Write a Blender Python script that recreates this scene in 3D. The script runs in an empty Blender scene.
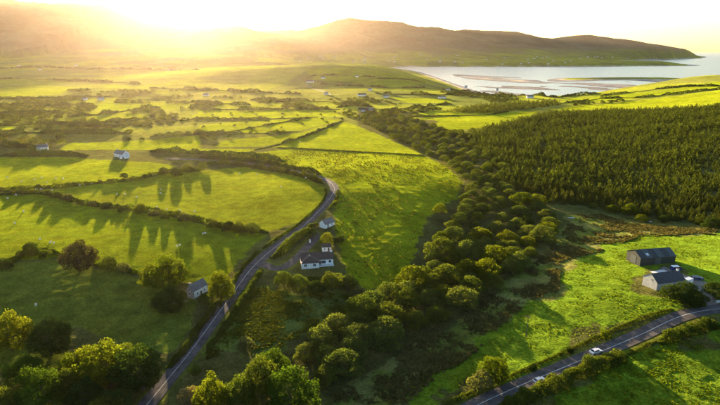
import bpy, math, random
import numpy as np
from mathutils import Vector, Matrix

# ------------------------------------------------------------------ camera, sky, sun, exposure
SC = bpy.context.scene
COL = SC.collection
CAM_Z, PITCH, HFOV = 100.0, math.radians(16.53), math.radians(70.0)
cam_d = bpy.data.cameras.new('camera'); cam = bpy.data.objects.new('camera', cam_d); COL.objects.link(cam)
cam.location = (0, 0, CAM_Z); cam.rotation_euler = (math.radians(90) - PITCH, 0, 0)
cam_d.sensor_width = 36.0; cam_d.lens = 18.0 / math.tan(HFOV / 2)
cam_d.clip_start = 1.0; cam_d.clip_end = 120000.0
SC.camera = cam

SUN_AZ, SUN_EL = math.radians(-19.0), math.radians(4.8)      # azimuth from +Y, negative to the left
world = bpy.data.worlds.new('World'); SC.world = world; world.use_nodes = True
wn = world.node_tree; wn.nodes.clear()
sky = wn.nodes.new('ShaderNodeTexSky'); sky.sky_type = 'NISHITA'; sky.sun_disc = False
sky.sun_elevation = SUN_EL; sky.sun_rotation = SUN_AZ
sky.air_density = 0.85; sky.dust_density = 0.7; sky.ozone_density = 1.6
bg = wn.nodes.new('ShaderNodeBackground'); bg.inputs['Strength'].default_value = 0.085
wo = wn.nodes.new('ShaderNodeOutputWorld')
wn.links.new(sky.outputs['Color'], bg.inputs['Color']); wn.links.new(bg.outputs[0], wo.inputs['Surface'])

sl = bpy.data.lights.new('sun', 'SUN'); sl.energy = 5.0; sl.angle = math.radians(0.53); sl.color = (1.0, 0.74, 0.42)
sun = bpy.data.objects.new('sun', sl); COL.objects.link(sun)
SUN_DIR = Vector((math.sin(SUN_AZ) * math.cos(SUN_EL), math.cos(SUN_AZ) * math.cos(SUN_EL), math.sin(SUN_EL)))
sun.rotation_euler = SUN_DIR.to_track_quat('Z', 'Y').to_euler(); sun.location = (-300, 800, 400)

vs = SC.view_settings
vs.view_transform = 'Standard'; vs.look = 'None'; vs.gamma = 1.0; vs.use_curve_mapping = False
vs.exposure = 2.6
SC.render.engine = 'CYCLES'
cy = SC.cycles
cy.use_denoising = True; cy.denoising_prefilter = 'NONE'; cy.use_adaptive_sampling = False
try: cy.denoiser = 'OPENIMAGEDENOISE'
except Exception: pass
cy.max_bounces = 6; cy.diffuse_bounces = 3; cy.glossy_bounces = 2; cy.transmission_bounces = 4; cy.volume_bounces = 0
cy.caustics_reflective = False; cy.caustics_refractive = False

# ------------------------------------------------------------------ lie of the land (metres; x east, y away, z up; sea level -30)
SEA = -30.0
def _hash(ix, iy, s):
    h = (ix.astype(np.int64) * 374761393 + iy.astype(np.int64) * 668265263 + s * 974634777) & 0xffffffff
    h = ((h ^ (h >> 13)) * 1274126177) & 0xffffffff
    return ((h ^ (h >> 16)) & 0xffff) / 65535.0
def vnoise(x, y, s=0):
    x0 = np.floor(x); y0 = np.floor(y); fx = x - x0; fy = y - y0
    fx = fx * fx * fx * (fx * (fx * 6 - 15) + 10); fy = fy * fy * fy * (fy * (fy * 6 - 15) + 10)
    a = _hash(x0, y0, s); b = _hash(x0 + 1, y0, s); c = _hash(x0, y0 + 1, s); d = _hash(x0 + 1, y0 + 1, s)
    return (a + (b - a) * fx) * (1 - fy) + (c + (d - c) * fx) * fy
def fbm(x, y, s=0, o=4):
    t = 0; a = 0.5; n = 0
    for i in range(o):
        t = t + a * vnoise(x * 2 ** i + 17.3 * i, y * 2 ** i - 9.1 * i, s + i); n += a; a *= 0.5
    return t / n
def sstep(a, b, x):
    t = np.clip((x - a) / (b - a), 0, 1); return t * t * (3 - 2 * t)
def seg_dist(x, y, pts, closed=False):
    best = np.full(np.shape(x), 1e12); val = np.zeros(np.shape(x)); n = len(pts)
    for i in range(n if closed else n - 1):
        p = pts[i]; q = pts[(i + 1) % n]
        dx, dy = q[0] - p[0], q[1] - p[1]; L = dx * dx + dy * dy + 1e-9
        t = np.clip(((x - p[0]) * dx + (y - p[1]) * dy) / L, 0, 1)
        d = (x - p[0] - t * dx) ** 2 + (y - p[1] - t * dy) ** 2
        m = d < best; best = np.where(m, d, best)
        if len(p) > 2: val = np.where(m, p[2] + t * (q[2] - p[2]), val)
    return np.sqrt(best), val
def inside(x, y, pts):
    c = np.zeros(np.shape(x), bool); n = len(pts)
    for i in range(n):
        x1, y1 = pts[i][:2]; x2, y2 = pts[(i + 1) % n][:2]
        if y1 == y2: continue
        c ^= ((y1 > y) != (y2 > y)) & (x < (x2 - x1) * (y - y1) / (y2 - y1) + x1)
    return c
def height(x, y):
    x = np.asarray(x, float); y = np.asarray(y, float)
    r = np.hypot(x, y)
    z = -4.0 * sstep(500, 1200, y) + (fbm(x / 220, y / 220, 1, 3) - 0.5) * 5.0 * sstep(0, 300, r)
    z = z + (fbm(x / 40, y / 40, 5, 2) - 0.5) * 0.9
    # the stream's shallow valley and the rounded pasture above it
    d, _ = seg_dist(x, y, CREEK)
    z = z - 2.5 * (1 - sstep(4, 60, d)) * (1 - sstep(560, 760, y))
    kx, ky = KNOLL
    z = z + 7.6 * np.exp(-(((x - kx) / 90) ** 2 + ((y - ky) / 105) ** 2) ** 1.4)
    z = z - 6.0 * sstep(250, 135, y) * sstep(-30, -80, x)  # fall of the ground added to darken the lower-left pasture
    z = z + 8.5 * sstep(15, 140, x) * sstep(330, 170, y)  # rise added so the pasture by the farm road faces the sun
    # the plantation hill
    s = x + 0.35 * (1250 - y) + (fbm(x / 300, y / 300, 9, 2) - 0.5) * 60
    z = z + 44 * sstep(470, 890, s) * (1 - sstep(1280, 1750, y)) * sstep(-100, 250, y)
    # farmland swelling west of the estuary
    z = z + 7 * (fbm(x / 700, y / 500, 12, 2) - 0.4) * sstep(700, 1500, y)
    d, h = seg_dist(x, y, MIDHILL); z = np.maximum(z, z + (h + 6) * np.exp(-(d / 330) ** 2))
    d, h = seg_dist(x, y, KNOCK);   z = z + h * np.exp(-(d / 480) ** 2)
    # mountains
    for R, w, sd in ((LEFTRIDGE, 2900, 21), (FARRIDGE, 2700, 25)):
        d, h = seg_dist(x, y, R)
        dw = d + (fbm(x / 900, y / 900, sd, 3) - 0.5) * 700
        t = np.clip(1 - dw / w, 0, 1.02)
        g = fbm(x / 420, y / 420, sd + 3, 4) - 0.5
        m = (h - SEA) * (0.30 * t + 0.70 * t ** 2.2) + g * 85 * t * (1 - t) * sstep(60, 600, d)
        z = np.maximum(z, np.minimum(z, 0) + m * sstep(0, 0.1, t)) if sd == 21 else np.maximum(z, SEA + 4 + m)
    # estuary and ocean
    ins = inside(x, y, COAST); d, _ = seg_dist(x, y, COAST, True)
    land = SEA + 1.0 + (z - SEA - 1.0) * sstep(0, 260, d)
    bed = SEA - 0.3 - np.minimum(d * 0.004, 8.0)
    fl = inside(x, y, FLATS); fd, _ = seg_dist(x, y, FLATS, True)
    bar = (fbm(x / 230 + 0.4 * y / 230, y / 340, 31, 4) - 0.50) * 7.0
    bed = np.where(fl, np.maximum(bed, SEA + bar * sstep(0, 150, fd) - 0.3 * (1 - sstep(0, 150, fd))), bed)
    d2, h = seg_dist(x, y, SPIT); bed = np.maximum(bed, SEA - 1.0 + h * np.exp(-(d2 / 85) ** 2))
    d2, h = seg_dist(x, y, TONGUE); bed = np.maximum(bed, SEA - 1.0 + h * np.exp(-(d2 / 190) ** 2))
    return np.where(ins, bed, land)

# ------------------------------------------------------------------ survey of the place, metres
CREEK = [(-36.2,125.7),(-11.6,147.9),(9.3,170.0),(33.9,197.6),(56.4,226.8),(76.7,260.0),(80.7,331.0),(84.7,407.1),(75.0,529.3),(45.6,668.9),(19.5,843.3)]
KNOLL = (13.8,381.4)
MIDHILL = [(-395.6,2000.0,31.1),(-225.8,2000.0,38.4),(-101.6,2000.0,42.0),(11.2,1980.0,38.3),(168.8,1900.0,13.7),(273.0,1800.0,-1.7),(330.0,1700.0,-18.1)]
KNOCK = [(-1138.7,2900.0,73.6),(-617.4,2750.0,70.0),(-414.8,2600.0,43.5),(-282.7,2500.0,9.3)]
LEFTRIDGE = [(-6228.0,6600.0,696.0),(-4949.0,6500.0,709.0),(-4175.0,6400.0,711.0),(-3430.0,6300.0,669.0),(-3083.0,6500.0,577.0),(-2630.0,6500.0,397.0),(-2127.0,6400.0,314.0),(-1660.0,6200.0,308.0),(-1306.0,5900.0,318.0),(-541.0,5500.0,187.0),(-146.0,5200.0,81.0),(138.0,4900.0,-6.0)]  # saddle under the sun is unseen, lowered to keep the plain lit
FARRIDGE = [(-2524.0,7600.0,368.0),(-1364.0,7400.0,387.0),(-795.0,7200.0,417.0),(-391.0,7100.0,443.0),(-128.0,7000.0,475.0),(103.0,7000.0,444.0),(522.0,7100.0,431.0),(940.0,7300.0,421.0),(1244.0,7500.0,397.0),(1729.0,7800.0,354.0),(2262.0,8000.0,340.0),(2614.0,8200.0,274.0),(2924.0,8300.0,261.0),(3509.0,8500.0,310.0),(4081.0,8700.0,269.0),(4799.0,9000.0,211.0),(5665.0,9500.0,124.0),(6252.0,9900.0,37.0)]
COAST = [(245.0,4075.0),(369.0,3255.0),(378.0,2095.0),(380.0,1690.0),(387.0,1557.0),(409.0,1474.0),(508.0,1474.0),(626.0,1523.0),(744.0,1557.0),(923.0,1611.0),(1218.0,1776.0),(1923.0,1871.0),(3704.0,1871.0),(42000.0,3000.0),(42000.0,42000.0),(-2000.0,42000.0),(3500.0,14500.0),(6300.0,12500.0),(7028.0,10854.0),(5439.0,8541.0),(4344.0,7477.0),(3624.0,6903.0),(2845.0,6189.0),(2696.0,5698.0),(2860.0,5439.0),(3056.0,4883.0),(2784.0,4485.0),(2333.0,4429.0),(1952.0,4322.0),(1278.0,4245.0),(719.0,4245.0),(407.0,4322.0)]
FLATS = [(491.0,3255.0),(649.0,2861.0),(801.0,2647.0),(979.0,2462.0),(1306.0,2462.0),(1623.0,2379.0),(1289.0,1690.0),(807.0,1506.0),(606.0,1474.0),(433.0,1414.0),(331.0,1575.0),(338.0,2095.0)]
SPIT = [(872.7,2301.5,1.5),(1015.5,2436.9,6.0),(1221.0,2479.7,7.5),(1408.8,2479.7,7.0),(1488.8,2395.5,5.5),(1507.9,2339.7,0.5)]
TONGUE = [(1636.1,4348.4,3.0),(2233.8,4753.1,14.0),(2608.4,4784.9,12.0),(2847.7,4660.2,7.0),(2915.2,4600.3,1.0)]
FIELDS = [('bright','flat bright yellow-green pasture with sheep below the white farmhouse',[(-411.3,495.6),(-290.0,489.0),(-239.8,474.8),(-192.5,462.3),(-162.1,448.3),(-165.4,427.7),(-180.8,395.9),(-201.4,386.0),(-226.2,374.9),(-251.6,367.3),(-298.0,351.0)]),('meadow','long wedge of pasture between two hedges inside the road bend',[(-232.5,366.4),(-200.0,383.1),(-179.6,392.9),(-161.1,420.5),(-136.9,429.4),(-101.7,444.7),(-56.6,404.9),(-26.0,359.6),(-20.6,340.4),(-24.4,315.7),(-35.8,290.5),(-51.5,277.5),(-77.8,286.2),(-108.8,305.5),(-144.0,321.5),(-185.8,332.8)]),('pasture','large streaked pasture with a few sheep above the copper tree',[(-293.9,345.8),(-229.4,355.1),(-182.4,326.3),(-141.3,314.9),(-106.8,299.4),(-76.5,281.0),(-51.9,272.7),(-56.8,252.4),(-60.2,234.7),(-62.1,211.2),(-70.4,213.5),(-88.8,214.2),(-108.7,223.5),(-148.6,238.0),(-167.4,234.6),(-194.4,218.5)]),('dusk','shaded pasture below the copper tree and beside the stone cottage',[(-187.2,209.2),(-166.0,232.3),(-147.3,235.7),(-107.4,220.6),(-90.4,212.4),(-70.0,198.6),(-65.7,176.4),(-68.2,163.3),(-80.5,165.1),(-104.7,177.0),(-117.9,180.1),(-164.1,179.0)]),('dusk','dark corner of pasture behind the trees at the bottom left',[(-153.1,164.6),(-131.7,165.2),(-117.2,165.4),(-105.0,163.1),(-102.6,152.1),(-122.8,151.7),(-139.8,147.2)]),('knoll','rounded rushy pasture sloping down to the stream willows',[(-16.7,344.1),(-23.7,369.9),(-50.1,419.1),(-91.7,472.2),(-139.6,483.5),(-73.9,536.3),(19.9,505.3),(63.9,505.3),(77.0,450.6),(78.6,384.4),(65.7,338.0),(42.8,299.5),(31.5,262.3),(24.3,230.3),(15.1,207.9),(-3.5,205.9),(-6.7,225.0),(-12.9,258.9),(-15.9,300.0)]),('bright','smooth bright pasture on the crest above the rushy pasture',[(-94.3,545.1),(-65.9,612.5),(-22.0,757.8),(0.0,703.8),(40.5,590.3),(64.7,511.6),(20.2,512.3),(-63.9,541.8)]),('rough','rough brown-green paddock between the road and the stream',[(-46.2,212.8),(-37.4,206.3),(-17.3,202.1),(-3.5,201.5),(8.5,196.5),(-4.0,182.8),(-19.0,173.7),(-28.6,161.5),(-44.4,160.0),(-54.3,156.9),(-52.4,177.9),(-49.3,200.0)]),('lush','lush tussocky pasture running from the stream to the farm road',[(23.7,129.1),(34.4,137.8),(51.7,144.1),(84.5,160.5),(103.3,170.1),(124.9,175.8),(112.2,187.3),(121.4,213.3),(142.7,217.7),(144.8,188.8),(181.2,199.5),(214.9,241.3),(184.5,262.7),(152.7,263.8),(120.6,240.8),(96.1,228.7),(86.1,202.0),(69.8,191.0),(52.9,173.2),(40.9,156.2),(15.4,134.8)]),('rush','brown rushy strip beside the stream willows',[(-9.1,132.7),(-3.3,143.8),(14.4,162.2),(35.8,183.0),(62.5,209.7),(88.6,234.4),(98.2,234.3),(84.2,196.9),(69.2,189.2),(52.5,171.6),(40.9,156.2),(26.0,144.0),(13.4,129.9)]),('rush','brown rushy hollow below the conifer plantation',[(85.5,232.4),(110.3,266.2),(133.7,308.5),(152.8,311.8),(165.6,287.8),(189.4,270.4),(217.4,244.4),(213.7,239.8),(183.3,260.8),(150.6,259.8),(119.2,237.8),(96.1,228.7)]),('lush','bright ribbed pasture below the farm road hedge',[(46.0,125.0),(60.1,132.3),(86.6,143.9),(98.8,148.9),(123.0,153.6),(150.4,156.8),(103.2,98.4),(25.4,106.7)]),('bright','narrow bright field beyond the stream head',[(80.1,864.4),(142.1,921.7),(206.9,977.6),(251.2,931.7),(205.1,849.8),(129.8,839.3)]),('bright','bright field with grazing cattle at the plantation edge',[(75.7,815.1),(127.7,825.9),(204.7,841.0),(251.4,893.1),(314.9,907.7),(265.7,818.0),(198.4,730.1),(159.0,692.4),(119.6,667.3),(99.9,714.0),(118.4,763.5)]),('bright','pale bright strip in front of the conifer shelter belt',[(73.1,1193.9),(136.4,1188.1),(206.4,1133.6),(182.5,1080.6),(103.0,1073.7),(78.4,1137.3)]),('bright','bright hillside pasture above the plantation',[(326.5,916.1),(421.8,998.2),(531.6,991.1),(659.4,961.4),(766.6,938.7),(582.5,706.0),(541.5,783.3),(469.9,872.2),(387.5,914.6)]),('pasture','upper hillside pasture under the ridge',[(439.5,1147.7),(545.8,1142.8),(609.6,1102.3),(675.1,1076.1),(822.1,1141.6),(2440.5,3004.8),(790.8,968.9),(669.8,977.1),(564.1,1017.0),(464.6,1053.3)]),('meadow','pale hilltop fields above the estuary',[(-189.3,1826.6),(-95.6,1880.7),(42.6,1884.4),(175.0,1849.5),(290.8,1913.8),(116.9,1537.8),(-30.7,1616.8),(-138.8,1627.2)]),('bright','long flat field beyond the crest pasture',[(-221.3,712.1),(-147.7,762.1),(-66.6,820.1),(-27.3,782.8),(-77.0,658.7),(-149.6,639.1),(-203.7,636.8)]),('bright','second long flat field in the valley',[(-156.3,577.9),(-116.9,610.3),(-75.1,641.4),(-42.8,734.8),(-71.1,605.5),(-105.3,546.5),(-153.7,539.2)]),('bright','thin bright field between the hedges of the plain',[(-281.8,913.9),(-175.2,908.9),(-44.6,925.5),(-32.4,838.1),(-149.6,788.6),(-264.4,804.0)]),('bright','bright field of scattered bushes behind the white farmhouse',[(-239.9,583.4),(-194.3,622.0),(-166.2,527.6),(-105.1,534.0),(-126.7,493.4),(-206.3,523.8),(-310.1,525.0),(-322.4,566.7),(-279.8,571.0)]),('meadow','hazy pale field among the scrub',[(-405.9,770.5),(-390.9,836.3),(-351.2,866.8),(-340.8,800.6),(-368.2,741.5)]),('bright','small bright field at the left edge of the plain',[(-609.3,747.8),(-510.7,730.9),(-461.8,694.5),(-450.2,656.3),(-544.0,664.7)]),('meadow','large pale field high on the left of the plain',[(-1296.8,1625.0),(-1032.8,1507.3),(-1003.4,1651.1),(-791.3,1458.8),(-719.8,1256.6),(-802.3,1164.6),(-936.9,1165.8)]),('pasture','level hazy field beside the two white houses',[(-524.9,1052.2),(-415.9,1031.6),(-322.6,1050.9),(-313.6,958.9),(-386.9,913.0),(-462.5,909.6)])]
MAIN_ROAD = [(-69.0,121.3),(-66.4,138.0),(-64.4,148.5),(-61.3,162.4),(-58.3,180.8),(-55.3,201.6),(-52.9,221.3),(-49.2,239.5),(-42.5,258.7),(-34.5,279.4),(-27.2,303.0),(-21.8,325.1),(-18.1,344.3),(-19.1,358.5),(-24.8,374.6),(-34.2,388.7),(-52.7,413.4),(-79.8,446.0),(-110.7,465.3),(-145.5,474.0),(-185.3,480.4)]
FARM_ROAD = [(16.3,116.0),(32.0,126.4),(44.8,133.1),(61.7,140.7),(79.3,148.7),(96.3,156.5),(113.4,165.1),(123.8,168.2),(133.6,169.4),(152.8,170.9)]
DRIVE = [(-48.1,233.4),(-42.2,227.3),(-36.5,228.2),(-31.6,238.9),(-27.9,252.9),(-25.0,262.4),(-25.3,272.7)]
YARD = [[(128.9,206.7),(136.1,212.6),(137.1,205.3),(139.0,198.7),(141.8,191.5),(139.0,184.7),(133.0,182.8),(130.9,188.1),(132.3,200.0)]]
FARM_TRACK = [(135.3,186.3),(133.8,179.8),(131.8,173.9),(130.2,169.1)]
HOUSE_LANE = [(-158.3,1543.9),(-111.0,1387.3),(-68.3,1233.2)]
HEDGES = [('low ragged hedge along the foot of the sheep pasture',2.6,2.6,[(-277.9,362.7),(-251.6,367.3),(-226.2,374.9),(-200.7,384.6),(-180.2,394.4),(-163.3,422.1),(-137.5,431.3)]),('scrubby hedge between the wedge field and the streaked pasture',3.0,2.8,[(-270.3,352.0),(-229.4,355.1),(-184.1,329.5),(-142.7,318.2),(-107.8,302.5),(-77.1,283.6),(-52.1,274.3)]),('dark hedge on the upper side of the road bend',3.4,3.4,[(-153.3,484.3),(-112.6,473.5),(-81.4,455.4),(-49.9,417.7),(-31.4,392.9)]),('hedge on the lower side of the road bend above the wedge field',3.4,3.0,[(-141.8,461.2),(-107.6,451.6),(-76.9,429.2),(-51.0,398.8),(-34.8,378.0),(-27.9,365.1)]),('rough hedge at the left above the shaded pasture',2.8,3.0,[(-178.1,221.7),(-169.9,232.3),(-167.1,240.5),(-161.5,245.6),(-149.2,239.2)]),('low hedge between the copper tree and the yellow tree',1.6,2.0,[(-128.9,231.2),(-114.7,226.5),(-103.2,221.7),(-91.8,216.1)]),('grassy hedge bank on the inside of the road bend',1.3,1.8,[(-24.1,352.0),(-24.1,331.1),(-29.0,308.7),(-36.4,285.7),(-44.3,267.5),(-51.3,250.9)]),('hedge bank on the field side of the road by the yellow trees',1.5,2.0,[(-52.9,248.4),(-55.7,232.4),(-57.0,214.6),(-57.8,200.9)]),('dark roadside undergrowth below the stone cottage',2.0,3.2,[(-58.9,198.5),(-60.8,184.0),(-63.2,168.5),(-66.5,154.4)]),('hedge outside the road bend beside the rushy pasture',1.5,2.0,[(-15.4,348.3),(-15.9,328.0),(-19.5,309.3)]),('thick dark hedge between the road and the bungalow drive',3.4,3.8,[(-25.9,286.5),(-30.6,274.5),(-34.9,262.7),(-39.5,249.3),(-44.0,238.2)]),('low roadside hedge between the drive mouth and the paddock',1.6,2.6,[(-46.6,225.2),(-48.0,212.9),(-49.4,198.3),(-50.8,184.1),(-52.9,172.0),(-54.9,160.3)]),('thin dark hedge line across the crest of the pasture',1.2,1.4,[(-89.8,543.7),(-63.4,536.9),(-20.6,522.2),(20.0,507.4),(64.1,506.6)]),('low clipped hedge on the upper side of the farm road',1.3,1.6,[(23.5,127.7),(36.1,134.5),(49.1,140.6),(64.8,148.4),(83.1,157.4),(101.4,166.3),(115.7,171.5)]),('tall bushy hedge hiding the near edge of the farm road',3.0,4.5,[(39.2,123.7),(46.8,127.6),(55.5,131.7),(64.6,136.1),(75.1,140.6),(86.1,145.4)]),('low bank on the near edge of the farm road between two hedges',1.2,1.6,[(86.8,145.6),(93.2,148.6),(98.9,151.4)]),('tall rounded hedge on the near edge of the farm road past the gap',3.0,4.5,[(99.1,149.4),(108.0,153.6),(116.6,156.7),(123.5,158.0)]),('garden hedge beside the bungalow front lawn',2.0,3.0,[(-27.4,214.9),(-19.0,213.1),(-10.1,215.6)]),('bushy hedge below the white farmhouse on the plain',5.5,6,[(-354.1,497.8),(-324.6,498.0),(-294.4,496.7),(-265.0,493.0)]),('bushy hedge above the upper road on the plain',4.5,6,[(-213.6,516.1),(-180.4,507.9),(-142.9,499.1),(-106.5,489.7),(-69.2,465.4)]),('tree line left of the white farmhouse',6,8,[(-417.6,544.6),(-389.9,551.2),(-363.9,544.4),(-342.6,544.6)]),('straight hedge beyond the crest pasture',3,4,[(-109.1,527.4),(-84.7,575.7),(-59.5,635.4),(-26.9,769.8)]),('hedge along the long flat field',3,4,[(-201.3,628.9),(-148.1,632.4),(-100.2,642.1),(-76.5,654.0)]),('hedge of low trees across the middle of the plain',4,5,[(-247.7,603.4),(-206.3,621.4),(-177.5,622.5)]),('hedge of low trees at the back of the flat fields',4,5,[(-257.2,781.5),(-196.8,781.8),(-148.9,784.7),(-66.4,817.3)]),('dotted hedge in the far plain right of the flat fields',4,5,[(-288.3,935.6),(-197.5,932.1),(-108.0,934.4),(-36.4,944.4)]),('hedge climbing between the flat fields',3,4,[(-180.7,629.8),(-155.3,664.7),(-134.0,703.9),(-103.5,763.0),(-78.0,806.3)]),('long dark band of bushes on the left of the plain',6,9,[(-462.5,606.6),(-439.8,625.8),(-401.5,643.1),(-349.6,639.9),(-284.0,632.9)]),('lower band of bushes on the left of the plain',6,9,[(-523.6,690.2),(-481.7,708.5),(-443.1,724.7),(-385.4,708.4),(-327.8,696.8)]),('third band of bushes across the left of the plain',6,9,[(-631.0,837.7),(-567.0,851.4),(-528.3,869.6),(-482.7,862.7)]),('bush band below the two white houses',6,9,[(-456.7,814.7),(-421.2,839.1),(-400.4,903.6),(-369.6,960.4)]),('dark hedge above the third bush band',6,9,[(-741.4,989.1),(-652.6,998.9),(-589.2,989.0),(-558.1,1038.3)]),('hazy hedge beside the two white houses',5,8,[(-793.9,1152.1),(-706.8,1154.0),(-639.9,1173.7),(-568.2,1188.3)]),('hazy hedge under the sun in the far plain',5,8,[(-492.5,1117.9),(-399.7,1097.5),(-301.6,1047.8),(-212.9,1007.5)]),('far hedge in front of the knoll farms',6,9,[(-235.1,1115.6),(-148.3,1105.1),(-62.6,1088.3),(-30.8,1071.4)]),('tree belt round the valley farmstead',8,12,[(-41.2,973.9),(-19.5,1013.4),(22.7,985.0)]),('trees around the lakeside houses',7,10,[(38.9,1274.2),(121.0,1267.5),(193.2,1264.0),(275.0,1309.1),(336.6,1213.7)]),('hedge along the foot of the hilltop fields',5,7,[(-117.2,1541.8),(-29.4,1545.2),(82.8,1450.8),(201.5,1512.4),(363.9,1736.1)]),('hedge across the hilltop fields',4,6,[(-160.0,1691.6),(-32.8,1736.3),(98.5,1732.8),(218.1,1767.7)]),('hedge under the plantation edge fields',3,4,[(76.6,825.1),(129.0,834.3),(206.1,847.0),(257.3,901.7)]),('hedge across the hillside above the plantation',4,5,[(398.6,1038.4),(502.7,1094.1),(552.1,1030.7),(628.6,998.7),(713.0,937.6)]),('ragged hedge on the upper hillside',4,6,[(527.4,1149.6),(603.1,1129.6),(651.8,1097.7),(696.5,1017.6)]),('shore trees beside the sandflats',6,9,[(332.3,1241.6),(474.0,1550.4),(429.4,1214.0),(498.9,1214.3),(548.1,1196.5)]),('line of bushes beside the hazy pale field',5,8,[(-387.5,723.0),(-354.6,762.5),(-320.1,787.4),(-250.7,760.9)]),('line of trees under the dark hill slope',6,10,[(-1367.3,1850.1),(-1190.4,1904.6),(-937.0,1764.9),(-658.6,1576.4)]),('faint far hedge at the foot of the mountain',7,12,[(-2082.9,3073.0),(-1377.4,2438.5),(-1006.0,2321.8),(-622.6,2064.4)]),('second faint hedge at the foot of the hill',7,12,[(-578.5,1447.4),(-427.5,1402.3),(-278.8,1328.7),(-145.1,1266.8)]),('scrubby hedge left of the shelter belt',5,8,[(34.8,902.2),(73.1,949.8),(135.9,1010.5),(182.9,1058.7)])]
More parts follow.
